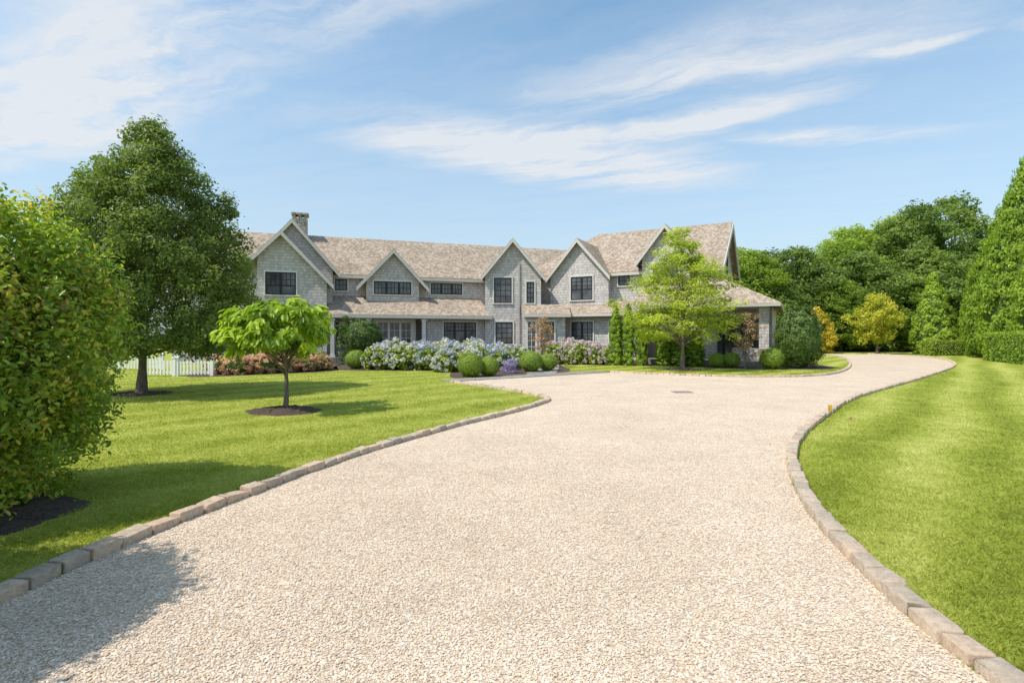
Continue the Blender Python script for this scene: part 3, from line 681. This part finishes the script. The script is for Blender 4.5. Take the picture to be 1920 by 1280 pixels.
window(FM, .92, 1.5, .5, 2.55, 1.0, 2, 5, 1, True)
g = Geo(); g.ext([FM.p(1.75, 1.01, .2), FM.p(2.6, 1.01, .2), FM.p(2.6, 1.01, 2.5), FM.p(1.75, 1.01, 2.5)], FM.n * .04)
for zz in (.35, 1.4):
    for uu in (1.85, 2.22): g.ext([FM.p(uu, 1.05, zz), FM.p(uu + .29, 1.05, zz), FM.p(uu + .29, 1.05, zz + .9), FM.p(uu, 1.05, zz + .9)], FM.n * .015, 1)
dr = part(g, 'door', [m_door, m_glass])
g = Geo()
for a, b_, c_, d_ in ((1.66, 1.75, .2, 2.5), (2.6, 2.69, .2, 2.5), (1.66, 2.69, 2.5, 2.6)): g.ext([FM.p(a, 1.0, c_), FM.p(b_, 1.0, c_), FM.p(b_, 1.0, d_), FM.p(a, 1.0, d_)], FM.n * .09)
fo = g.obj('frame', [m_white]); COL.objects.link(fo); fo.parent = dr
g = Geo(); boxF(FM, g, 2.5, 1.1, .02, .04, 1.25, 1.42); ho = g.obj('handle', [m_metal]); COL.objects.link(ho); ho.parent = dr
g = Geo(); boxF(FM, g, 2.1, 1.5, 1.2, .5, 0, .17); part(g, 'doorstep', [m_slate])
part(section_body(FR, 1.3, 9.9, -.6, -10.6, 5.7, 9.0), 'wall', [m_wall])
g = Geo(); g.ext([FR.p(-2.3, -.6, 0), FR.p(1.3, -.6, 0), FR.p(1.3, -4.5, 0), FR.p(-.2, -4.5, 0)], (0, 0, 5.55)); part(g, 'wall', [m_wall])
SR = .66; zE = 5.7 - .32 * SR; g = Geo()
g.ext([FR.p(-2.85, -.28, zE), FR.p(10.3, -.28, zE), FR.p(10.3, -5.6, 9.0), FR.p(1.1, -5.6, 9.0)], (0, 0, .11))
g.ext([FR.p(1.1, -5.6, 9.0), FR.p(10.3, -5.6, 9.0), FR.p(10.3, -10.92, zE), FR.p(5.2, -10.92, zE)], (0, 0, .11))
part(g, 'roof', [m_roof])
g = Geo(); board(FR, -2.4, zE + .05, 10.3, zE + .05, -.30, .17, .05, g); part(g, 'fascia', [m_trim])
g = Geo()
for (va, za, vb_, zb_) in ((-.22, zE + .06, -5.6, 9.06), (-5.6, 9.06, -10.98, zE + .06)):
    g.ext([FR.p(10.3, va, za), FR.p(10.3, vb_, zb_), FR.p(10.3, vb_, zb_ - .42), FR.p(10.3, va, za - .36)], FR.d * .07)
part(g, 'rake_board', [m_trim])
window(Fr((FR.p(9.9, 0, 0).x, FR.p(9.9, 0, 0).y), (FR.d.y * -1, FR.d.x)), 4.9, 6.3, 5.6, 7.0, 0.0, 2, 3, 1)
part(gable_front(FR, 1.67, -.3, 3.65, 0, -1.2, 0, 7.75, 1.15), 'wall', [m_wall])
gable_roof_fb(FR, 1.67, 2.15, 2.15, .32, -4.0, 7.75, 1.15)
window(FR, 1.15, 2.62, 3.9, 5.4, 0, 2, 3, 2, lites=.55)
window(FR, 4.1, 4.85, 4.75, 5.4, -.6, 2, 2, 1)
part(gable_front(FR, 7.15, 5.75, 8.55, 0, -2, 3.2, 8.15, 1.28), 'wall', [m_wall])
gable_roof_fb(FR, 7.15, 1.8, 1.8, .3, -4.4, 8.15, 1.28)
window(FR, 6.4, 7.9, 4.5, 5.9, 0, 2, 3, 2)
g = Geo(); g.ext([FR.p(-.1, 1.25, 2.9), FR.p(5.9, 1.25, 2.9), FR.p(5.9, -.62, 3.75), FR.p(-.3, -.62, 3.75)], (0, 0, .1)); part(g, 'roof', [m_roof])
g = Geo(); board(FR, -.1, 2.96, 5.9, 2.96, 1.23, .15, .05, g); part(g, 'fascia', [m_trim])
g = Geo(); g.ext([FR.p(.1, 0, 0), FR.p(6.1, 0, 0), FR.p(6.1, .6, 0), FR.p(.1, .6, 0)], (0, 0, 3.0)); part(g, 'wall', [m_wall])
window(FR, 1.43, 2.85, 1.15, 2.5, .6, 2, 3, 2)
window(FR, 3.9, 5.0, 1.15, 2.5, .6, 2, 3, 1)
# end pavilion: open porch below a hip roof, stone-based pier at the corner
g = Geo(); g.ext([FR.p(6.1, -8, 0), FR.p(12.8, -8, 0), FR.p(12.8, -1.2, 0), FR.p(6.1, -1.2, 0)], (0, 0, 3.25)); part(g, 'wall', [m_wall])
g = Geo(); boxF(FR, g, 12.5, 1.2, .24, .28, 0, 3.2); part(g, 'wall', [m_wall])
g = Geo(); boxF(FR, g, 11.9, 1.15, .95, .38, 0, .95); boxF(FR, g, 12.62, .0, .2, .8, 0, .95)
g.ext([FR.p(12.8, -8.06, 0), FR.p(12.86, -8.06, 0), FR.p(12.86, -1.25, 0), FR.p(12.8, -1.25, 0)], (0, 0, 1.05)); part(g, 'stone_base', [m_stone])
g = Geo(); e0 = 3.22
g.ext([FR.p(5.7, 2.0, e0), FR.p(13.3, 2.0, e0), FR.p(10.0, -.62, 4.95), FR.p(5.7, -.62, 4.95)], (0, 0, .1))
g.ext([FR.p(13.3, 2.0, e0), FR.p(13.3, -8.6, e0), FR.p(10.0, -6, 4.95), FR.p(10.0, -.62, 4.95)], (0, 0, .1))
g.ext([FR.p(13.3, -8.6, e0), FR.p(9.9, -8.6, e0), FR.p(10.0, -6, 4.95)], (0, 0, .1))
part(g, 'roof', [m_roof])
g = Geo(); board(FR, 5.7, e0 + .05, 13.3, e0 + .05, 1.98, .14, .05, g)
g.ext([FR.p(13.28, 1.98, e0 + .05), FR.p(13.28, -8.6, e0 + .05), FR.p(13.28, -8.6, e0 - .1), FR.p(13.28, 1.98, e0 - .1)], FR.d * .05); part(g, 'fascia', [m_soffit])
g = Geo(); boxF(FR, g, 9.5, .3, 3.3, 1.5, 0, .3); part(g, 'porch_floor', [m_slate])
g = Geo(); boxF(FR, g, 9.4, .4, 3.3, 1.5, 3.1, 3.16); part(g, 'porch_ceiling', [m_soffit])
window(FR, 8.3, 12.2, .5, 2.85, -1.2, 2, 3, 4)
window(FR, 6.6, 7.8, 1.1, 2.65, -1.2, 2, 3, 1)
for cu in (6.3, 9.0):
    g = Geo(); boxF(FR, g, cu, 1.62, .12, .12, .3, 3.1); boxF(FR, g, cu, 1.62, .17, .17, .3, .5); part(g, 'porch_column', [m_soffit])

# ------------------------------------------------------------ small man-made things
def picket_panel(loc, length, rot, label):
    e = empty('picket_fence', loc, label, 'fence', 'white picket fence panels'); e.rotation_euler = (0, 0, rot)
    def bx(name, x0, x1, y0, y1, z0, z1, cap=False):
        g = Geo(); g.ext([(x0, y0, z0), (x1, y0, z0), (x1, y1, z0), (x0, y1, z0)], (0, 0, z1 - z0))
        if cap:
            cx, cy = (x0 + x1) / 2, (y0 + y1) / 2; h = (x1 - x0) / 2 + .02
            g.ext([(cx - h, cy - h, z1), (cx + h, cy - h, z1), (cx + h, cy + h, z1), (cx - h, cy + h, z1)], (0, 0, .03))
            for k in range(4):
                c1 = [(-h, -h), (h, -h), (h, h), (-h, h)]; a, b_ = c1[k], c1[(k + 1) % 4]
                g.poly([(cx + a[0], cy + a[1], z1 + .03), (cx + b_[0], cy + b_[1], z1 + .03), (cx, cy, z1 + .1)])
        o = g.obj(name, [m_fence]); COL.objects.link(o); o.parent = e; return o
    bx('post', 0, .12, -.06, .06, 0, .72, True); bx('post', length, length + .12, -.06, .06, 0, .72, True)
    bx('rail', .12, length, -.02, .02, .12, .19); bx('rail', .12, length, -.02, .02, .50, .57)
    n = int((length - .12) / .13); p0 = None
    for i in range(n):
        xx = .12 + (i + .5) * (length - .12) / n
        if p0 is None:
            g = Geo(); g.ext([(-.035, -.035, .06), (.035, -.035, .06), (.035, -.035, .61), (0, -.035, .65), (-.035, -.035, .61)], (0, .014, 0))
            p0 = g.obj('picket', [m_fence]); o = p0
        else: o = p0.copy()
        COL.objects.link(o); o.parent = e; o.location = (xx, 0, 0)
picket_panel((-14.9, 21.3, 0), 1.35, 0.02, 'white wooden picket fence panel on the lawn beside flowers')
picket_panel((-13.45, 21.35, 0), 1.35, 0.05, 'white wooden picket fence panel on the lawn beside flowers')
picket_panel((-18.6, 25.2, 0), 1.9, 0.1, 'white wooden picket fence panel across the lawn')
picket_panel((-20.7, 25.0, 0), 1.9, 0.1, 'white wooden picket fence panel across the lawn')
picket_panel((-22.8, 24.8, 0), 1.9, 0.1, 'white wooden picket fence panel across the lawn')

e = empty('drain_grate', (4.85, 15.2, 0.006), 'dark iron drain grate set into the gravel drive', 'drain')
g = Geo()
for (x0, x1, y0, y1) in ((-.27, .27, -.2, -.16), (-.27, .27, .16, .2), (-.27, -.23, -.16, .16), (.23, .27, -.16, .16)):
    g.ext([(x0, y0, 0), (x1, y0, 0), (x1, y1, 0), (x0, y1, 0)], (0, 0, .012))
o = g.obj('frame', [m_metal]); COL.objects.link(o); o.parent = e
g = Geo()
for i in range(8):
    x0 = -.225 + i * .057; g.ext([(x0, -.16, 0), (x0 + .03, -.16, 0), (x0 + .03, .16, 0), (x0, .16, 0)], (0, 0, .008))
o = g.obj('grate', [m_metal]); COL.objects.link(o); o.parent = e
m_yel = simple_mat('yellow_plastic', (0.85, 0.50, 0.03), 0.4, 20, .1); m_org = simple_mat('orange_plastic', (0.85, 0.24, 0.06), 0.4, 20, .1)
def flag(loc, mt, label, h, rot, s=.08):
    e = empty('marker_flag', loc, label, 'marker flag', 'small plastic marker flags'); e.rotation_euler = rot
    st = tubes('stake', [([(0, 0, -.02), (0, 0, h)], [.003, .003])], m_metal, 6); COL.objects.link(st); st.parent = e
    g = Geo(); N = 6
    for i in range(N):
        a, b_ = i / N, (i + 1) / N; f = lambda t: .012 * math.sin(t * 7)
        g.poly([(a * s, f(a), h - s * 1.2 + a * .03), (b_ * s, f(b_), h - s * 1.2 + b_ * .03), (b_ * s, f(b_), h - .0 - b_ * .02), (a * s, f(a), h - .0 - a * .02)])
    o = g.obj('flag', [mt]); COL.objects.link(o); o.parent = e
flag((6.37, 10.72, 0.02), m_yel, 'small yellow plastic flag on a wire beside the kerb', .2, (0, -.1, .4), .12)
flag((6.42, 10.2, 0.02), m_org, 'small orange plastic flag lying in the grass', .14, (-.7, 1.3, -.3), .07)

# ------------------------------------------------------------ planting
e = empty('laurel_shrub', (-5.28, 4.85, 0), 'big rounded laurel shrub with yellow-green new growth on the lawn', 'shrub', 'laurel shrubs along the drive')
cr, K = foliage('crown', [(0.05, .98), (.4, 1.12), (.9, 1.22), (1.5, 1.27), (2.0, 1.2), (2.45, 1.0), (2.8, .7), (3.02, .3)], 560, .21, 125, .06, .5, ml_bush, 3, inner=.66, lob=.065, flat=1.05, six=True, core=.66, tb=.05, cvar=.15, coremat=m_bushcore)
COL.objects.link(cr); cr.parent = e
st = tubes('trunk', [([(0.1 * math.cos(a), .1 * math.sin(a), -.03), (.3 * math.cos(a), .3 * math.sin(a), .4), (.6 * math.cos(a), .6 * math.sin(a), 1.1)], [.05, .035, .02]) for a in np.linspace(0, 5.6, 7)], m_bark)
COL.objects.link(st); st.parent = e
copy_thing(e, (-4.6, 2.1, 0), 2.0, (1, 1, 1.0))  # second laurel, out of view, added to cast its shadow on the gravel
make_tree('shade_tree', (-10.3, 14.8, 0), 'tall dense oval shade tree standing on the lawn', 'tree',
          [(1.15, 2.2), (1.9, 2.75), (3.0, 2.8), (4.2, 2.45), (5.3, 1.9), (6.2, 1.25), (6.9, .7), (7.45, .15)], 1200, .30, 98, .10, .5, ml_tree, 8, 6.6, 1.1, .105, 44,
          inner=.3, lob=.06, flat=.75, cvar=.17, off=(.25, 0))
make_tree('ornamental_tree', (-4.8, 11.3, .06), 'small umbrella-shaped tree with bright green leaves in a mulch ring', 'tree',
          [(1.2, .75), (1.4, 1.0), (1.7, 1.12), (1.92, 1.05), (2.06, .8), (2.16, .4)], 95, .21, 36, .19, .46, ml_small, 15, 1.35, .68, .06, 30, inner=.15, lob=.11, flat=.75, mode='sweep', lean=(.03, 0), off=(-.03, 0), six=True)
make_tree('dogwood_tree', (8.15, 25.5, 0.04), 'full light-green tree with layered branches in front of the house', 'tree',
          [(1.4, 1.9), (2.2, 2.75), (3.2, 2.8), (4.2, 2.3), (5.2, 1.6), (6.0, .95), (6.6, .3)], 330, .40, 84, .135, .45, ml_dog, 22, 5.8, 1.1, .09, 44, inner=.15, lob=.14, flat=.5, mode='flat')

def shrub(name, loc, label, category, prof, ncl, rc, per, leaf, asp, mat, seed, group=None, **kw):
    o, _ = foliage(name, prof, ncl, rc, per, leaf, asp, mat, seed, **kw); COL.objects.link(o); o.location = loc
    o['label'] = label; o['category'] = category
    if group: o['group'] = group
    return o
def ball_prof(r, z0=0.0, sq=1.0, n=9):
    return [(z0 + r * sq * (1 - math.cos(math.pi * i / n)), max(.04, r * math.sin(math.pi * (i + .0) / n)) if i else r * .55) for i in range(n + 1)]
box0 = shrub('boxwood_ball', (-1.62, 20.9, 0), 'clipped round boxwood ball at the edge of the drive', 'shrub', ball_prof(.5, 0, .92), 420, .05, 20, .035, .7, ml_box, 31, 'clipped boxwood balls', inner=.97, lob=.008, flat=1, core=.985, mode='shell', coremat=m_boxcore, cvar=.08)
for (x, y, s) in ((-.93, 21.35, .82), (.86, 23.9, 1.0), (1.64, 24.6, .86), (-9.7, 26.8, .95), (-7.6, 26.0, 1.0), (-6.95, 26.2, .8), (11.1, 27.0, .85), (10.45, 27.2, .8), (12.6, 25.9, 1.1)):
    o = box0.copy(); o.location = (x, y, 0); o.scale = (s, s, s); o.rotation_euler = (0, 0, x * 3); COL.objects.link(o)
    if y > 25: o['label'] = 'clipped round boxwood ball in the bed beside the house'
def hydrangea(mat, seed):
    rng = np.random.default_rng(seed)
    o, _ = foliage('foliage', [(.05, .6), (.35, .78), (.75, .7), (1.0, .4), (1.1, .15)], 120, .14, 22, .13, .6, ml_box, seed, inner=.7, lob=.05, core=.8)
    nh = 125; a = rng.uniform(0, 6.28, nh); ph = rng.uniform(0.0, 1.0, nh) ** .8
    R = np.stack([np.cos(a) * np.sin(ph * 1.65) * .82, np.sin(a) * np.sin(ph * 1.65) * .82, .2 + np.cos(ph * 1.65) * .95], 1); R *= rng.uniform(.94, 1.07, (nh, 1))
    per = 30; idx = np.repeat(np.arange(nh), per); D = unit(rng.normal(size=(nh * per, 3))); s = rng.uniform(.06, .1, nh)
    C = R[idx] + D * s[idx][:, None]; ti = rng.uniform(0, 1, nh)[idx] + rng.normal(size=nh * per) * .08
    V, F, k = leaf_quads(C, D + rng.normal(size=D.shape) * .3, np.full(nh * per, .055), .9, rng)
    f = np_obj('blossom', V, F, [mat], np.repeat(ti, k)); return o, f
def place_hyd(proto, locs, label, group):
    e0 = None
    for i, (x, y, s) in enumerate(locs):
        if e0 is None:
            e0 = empty('hydrangea_bush', (x, y, 0), label, 'bush', group)
            for c in proto: COL.objects.link(c); c.parent = e0
            e0.scale = (s, s, s)
        else: copy_thing(e0, (x, y, 0), i * 1.7, (s, s, s * (.94 + .1 * ((i * 7) % 3) / 2)))
place_hyd(hydrangea(ml_hyd, 41), [(-6.4, 25.7, 1.0), (-5.2, 25.5, 1.05), (-4.0, 25.4, 1.0), (-2.9, 25.3, 1.1), (-1.8, 25.5, 1.05), (-6.0, 27.2, 1.15), (-4.6, 27, 1.15), (-3.3, 26.9, 1.2), (-2.0, 27.0, 1.15), (-.7, 26.6, 1.1), (-2.9, 23.9, .85), (-1.9, 24.0, .85), (.25, 26.9, 1.0), (-.6, 25.2, .9)],
          'hydrangea bush covered in pale blue and white flower heads', 'blue hydrangeas by the house')
place_hyd(hydrangea(ml_hydp, 43), [(2.4, 30.9, 1.05), (3.2, 30.6, 1.0), (4.0, 30.6, 1.05), (4.8, 30.3, 1.0), (5.5, 30.0, .95), (3.4, 31.6, 1.15), (4.6, 31.3, 1.1)],
          'hydrangea bush with mauve and white flower heads below the windows', 'mauve hydrangeas by the house')
shrub('lavender_plant', (-.1, 22.9, 0), 'low purple lavender plant between clipped boxwood balls', 'plant', [(.05, .35), (.3, .5), (.5, .4), (.58, .2)], 90, .1, 26, .07, .3, ml_lav, 44, inner=.2, mode='up')
p0 = shrub('flowering_shrub', (-12.0, 22.4, 0), 'low shrub covered with small pink flowers', 'shrub', [(.05, .45), (.3, .62), (.6, .55), (.82, .25)], 170, .10, 34, .065, .6, ml_pink, 45, 'pink flowering shrubs', inner=.6, lob=.07, core=.8, cvar=.25, tb=.14)
pg = shrub('flowering_shrub', (-11.9, 23.4, 0), 'low green shrub with a few pink flowers', 'shrub', [(.05, .45), (.3, .62), (.6, .55), (.8, .25)], 150, .11, 30, .08, .6, ml_pink, 46, 'pink flowering shrubs', inner=.6, lob=.07, core=.8, tb=-.18)
for i, (x, y, s) in enumerate([(-11.4, 22.2, 1.0), (-10.7, 22.8, 1.05), (-10.0, 23.4, 1.0), (-9.4, 24.0, .95), (-8.9, 24.8, .9), (-12.6, 22.9, 1.0)]):
    o = p0.copy(); o.location = (x, y, 0); o.scale = (s, s, s); o.rotation_euler = (0, 0, i); COL.objects.link(o)
for i, (x, y, s) in enumerate([(-11.0, 24.0, 1.1), (-10.1, 24.8, 1.1), (-9.3, 25.6, 1.0)]):
    o = pg.copy(); o.location = (x, y, 0); o.scale = (s, s, s); o.rotation_euler = (0, 0, i); COL.objects.link(o)
make_tree('holly_standard', (-8.05, 29, 0), 'dark green holly clipped into a ball beside the porch', 'shrub', ball_prof(.98, .62, .98), 300, .11, 40, .07, .6, ml_dark, 51, 1.2, .5, .05, 6, inner=.9, lob=.02, flat=1, core=.9, mode='shell')
o = shrub('holly_shrub', (14.35, 26.8, 0), 'large dark green rounded shrub at the house corner', 'shrub', [(.05, .8), (.6, 1.05), (1.6, 1.1), (2.4, .95), (2.9, .58), (3.12, .2)], 420, .14, 44, .09, .55, ml_dark, 52, inner=.85, lob=.03, flat=1, core=.9, mode='shell')
a0 = shrub('columnar_arborvitae', (5.7, 29.3, 0), 'slim columnar evergreen against the shingled wall', 'shrub', [(.05, .3), (.8, .36), (2.2, .3), (2.9, .18), (3.35, .04)], 260, .08, 34, .10, .4, ml_con, 53, 'columnar evergreens by the wall', inner=.7, lob=.04, flat=1.3, mode='up', core=.8)
for i, (x, y, s) in enumerate([(6.35, 29.1, 1.0), (7.0, 28.9, .96), (8.3, 29.0, .62), (9.0, 28.6, .6), (9.7, 28.2, .56)]):
    k_ = .95 if i < 2 else 1.3
    o = a0.copy(); o.location = (x, y, 0); o.scale = (k_, k_, s); o.rotation_euler = (0, 0, i * 2); COL.objects.link(o)
    if i > 1: o['label'] = 'dense evergreen column beneath the light-green tree'
make_tree('flowering_tree', (11.55, 26.4, 0), 'small wiry tree with pinkish flowers beside the pavilion', 'tree', [(1.0, .35), (1.6, .7), (2.2, .75), (2.7, .4)], 60, .2, 30, .08, .6, ml_rose, 54, 2.3, .4, .035, 22, inner=.1, flat=.6, lob=.15, tb=.12)
make_tree('flowering_tree', (1.55, 27.2, 0), 'small airy tree with reddish leaves before the entrance', 'tree', [(.9, .3), (1.5, .55), (2.2, .55), (2.6, .25)], 60, .16, 30, .075, .6, ml_rose, 55, 2.1, .4, .03, 18, inner=.1, flat=.7, lob=.15, tb=.2)
shrub('climbing_shrub', (-9.2, 29.6, 0), 'tall wiry climbing shrub beside the porch', 'shrub', [(.1, .35), (1.2, .5), (2.2, .45), (2.7, .2)], 110, .16, 30, .09, .5, ml_dark, 56, inner=.1, lob=.2)

def bgtree(loc, prof, ncl, rc, per, leaf, mat, seed, label, th, name='woodland_tree', group='woodland trees', sz=1.0):
    e = make_tree(name, loc, label, 'tree', prof, ncl, rc, per, leaf, .6, mat, seed, th, th * .25, .28, 12, group, inner=.45, lob=.13, flat=.7, cvar=.2)
    e.scale = (1, 1, sz); return e
big = [(1.0, 3.2), (4, 4.8), (8, 5.2), (12, 4.4), (15.5, 2.8), (17.5, 1.0)]
t1 = bgtree((45.5, 60, 0), big, 620, .75, 48, .33, ml_bg, 61, 'tall dark green woodland tree', 14, sz=.92)
t2 = bgtree((38, 61, 0), big, 620, .75, 48, .33, ml_bg2, 62, 'tall bright green woodland tree', 13, sz=.72)
t3 = bgtree((31, 58, 0), [(.3, 4.4), (3, 5.4), (7, 5.0), (10, 3.6), (12, 1.2)], 540, .78, 48, .33, ml_bg, 63, 'broad woodland tree draped with vines', 9, sz=.9)
for i, (src, x, y, s, sz) in enumerate([(t3, 37, 57, 1.0, .85), (t1, 51, 62, 1.05, 1.0), (t2, 42, 66, 1.1, .86), (t2, 24.5, 57, .95, .62), (t3, 44, 56.5, 1.0, .88), (t1, 26, 66, 1.0, .72),
                                     (t1, 32, 68, 1.1, .70), (t3, 50, 58, 1.0, .95), (t2, 20, 60, .9, .70), (t2, 56, 58, 1.0, .85), (t3, 56, 54, 1, 1), (t1, 62, 60, 1.1, 1.0), (t2, 40.5, 54.5, .6, .45), (t2, 33.5, 54.5, .6, .42), (t3, 27.5, 55, .7, .55), (t2, 47.5, 66, 1.1, .94)]):
    copy_thing(src, (x, y, 0), i * 1.3, (s, s, sz))
con = [(.1, 2.0), (1.5, 2.6), (4, 2.4), (7, 1.8), (9.5, 1.0), (11.6, .15)]
c1 = make_tree('evergreen_tree', (32.9, 31.5, 0), 'tall cone-shaped light green evergreen in a screen row', 'tree', con, 1100, .30, 42, .21, .45, ml_con, 71, 10, 1, .2, 6, 'tall evergreen screen', inner=.72, lob=.035, flat=1.0, mode='up', core=.84, cvar=.15)
for i, (x, y, s, sz) in enumerate([(34.3, 35.5, 1.0, 1.14), (36.4, 39.5, .95, .95), (39.3, 43.5, .85, .80), (42.2, 47, .85, .70), (31.8, 27, 1.0, 1.0), (45.5, 50, .9, .7)]):
    copy_thing(c1, (x, y, 0), i * 1.9, (s, s, sz))
make_tree('evergreen_tree', (37.0, 46.8, 0), 'young cone-shaped light green evergreen on the lawn', 'tree', [(.1, 1.5), (1.5, 1.7), (3.5, 1.3), (5.5, .65), (7.0, .06)], 420, .24, 48, .2, .45, ml_con, 73, 5.5, .6, .12, 5, inner=.7, lob=.03, flat=1.0, mode='up', core=.84, tb=.3, cvar=.1)
make_tree('golden_tree', (32.6, 47.6, 0), 'yellow-green multi-stemmed small tree at the lawn edge', 'tree', [(1.2, 1.2), (2.2, 1.8), (3.4, 1.9), (4.5, 1.3), (5.4, .4)], 120, .40, 55, .22, .5, ml_gold2, 74, 3.6, .5, .12, 16, inner=.2, lob=.16, flat=.9)
shrub('golden_shrub', (28.6, 50, 0), 'rounded golden-orange shrub at the lawn edge', 'shrub', [(.1, 1.2), (1.2, 1.5), (2.6, 1.2), (3.6, .6), (4.1, .15)], 160, .36, 60, .2, .5, ml_gold, 75, inner=.6, lob=.08, core=.75)
def hedge(loc, size, mat, seed, label, leaf=.12, dens=260):
    rng = np.random.default_rng(seed); sx, sy, sz = size; n = int(dens * (sx * sy + 2 * (sx + sy) * sz) / leaf * .12)
    P_ = rng.uniform(-.5, .5, (n, 3)); f = rng.integers(0, 5, n)
    P_[f == 0, 2] = .5; P_[f == 1, 0] = .5; P_[f == 2, 0] = -.5; P_[f >= 3, 1] = np.where(rng.uniform(size=(f >= 3).sum()) < .6, -.5, .5)
    Nn = P_ * (np.abs(P_) > .49); C = P_ * np.array(size) + rng.normal(size=(n, 3)) * leaf * .45; C[:, 2] += sz / 2
    V, F, k = leaf_quads(C, Nn + rng.normal(size=(n, 3)) * .35 + np.array([0, 0, .15]), leaf * rng.uniform(.7, 1.3, n), .5, rng)
    tv = np.repeat(.45 + rng.normal(size=n) * .2, k)
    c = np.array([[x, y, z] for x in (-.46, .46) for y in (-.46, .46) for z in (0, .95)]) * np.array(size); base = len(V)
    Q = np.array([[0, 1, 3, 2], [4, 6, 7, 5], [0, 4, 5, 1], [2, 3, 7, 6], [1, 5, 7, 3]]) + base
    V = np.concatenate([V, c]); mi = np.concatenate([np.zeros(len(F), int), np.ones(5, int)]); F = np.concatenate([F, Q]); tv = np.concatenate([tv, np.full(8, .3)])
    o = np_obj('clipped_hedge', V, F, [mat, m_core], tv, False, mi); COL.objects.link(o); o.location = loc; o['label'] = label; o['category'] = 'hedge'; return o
hedge((36.4, 44.2, 0), (4.2, 1.3, 1.2), ml_box, 81, 'low square-clipped green hedge at the lawn edge', .12)
o = hedge((30.2, 31.5, 0), (1.6, 7.0, 1.75), ml_con, 82, 'leafy light green hedge below the tall evergreens', .14)
o.rotation_euler = (0, 0, -.45)
print('done')
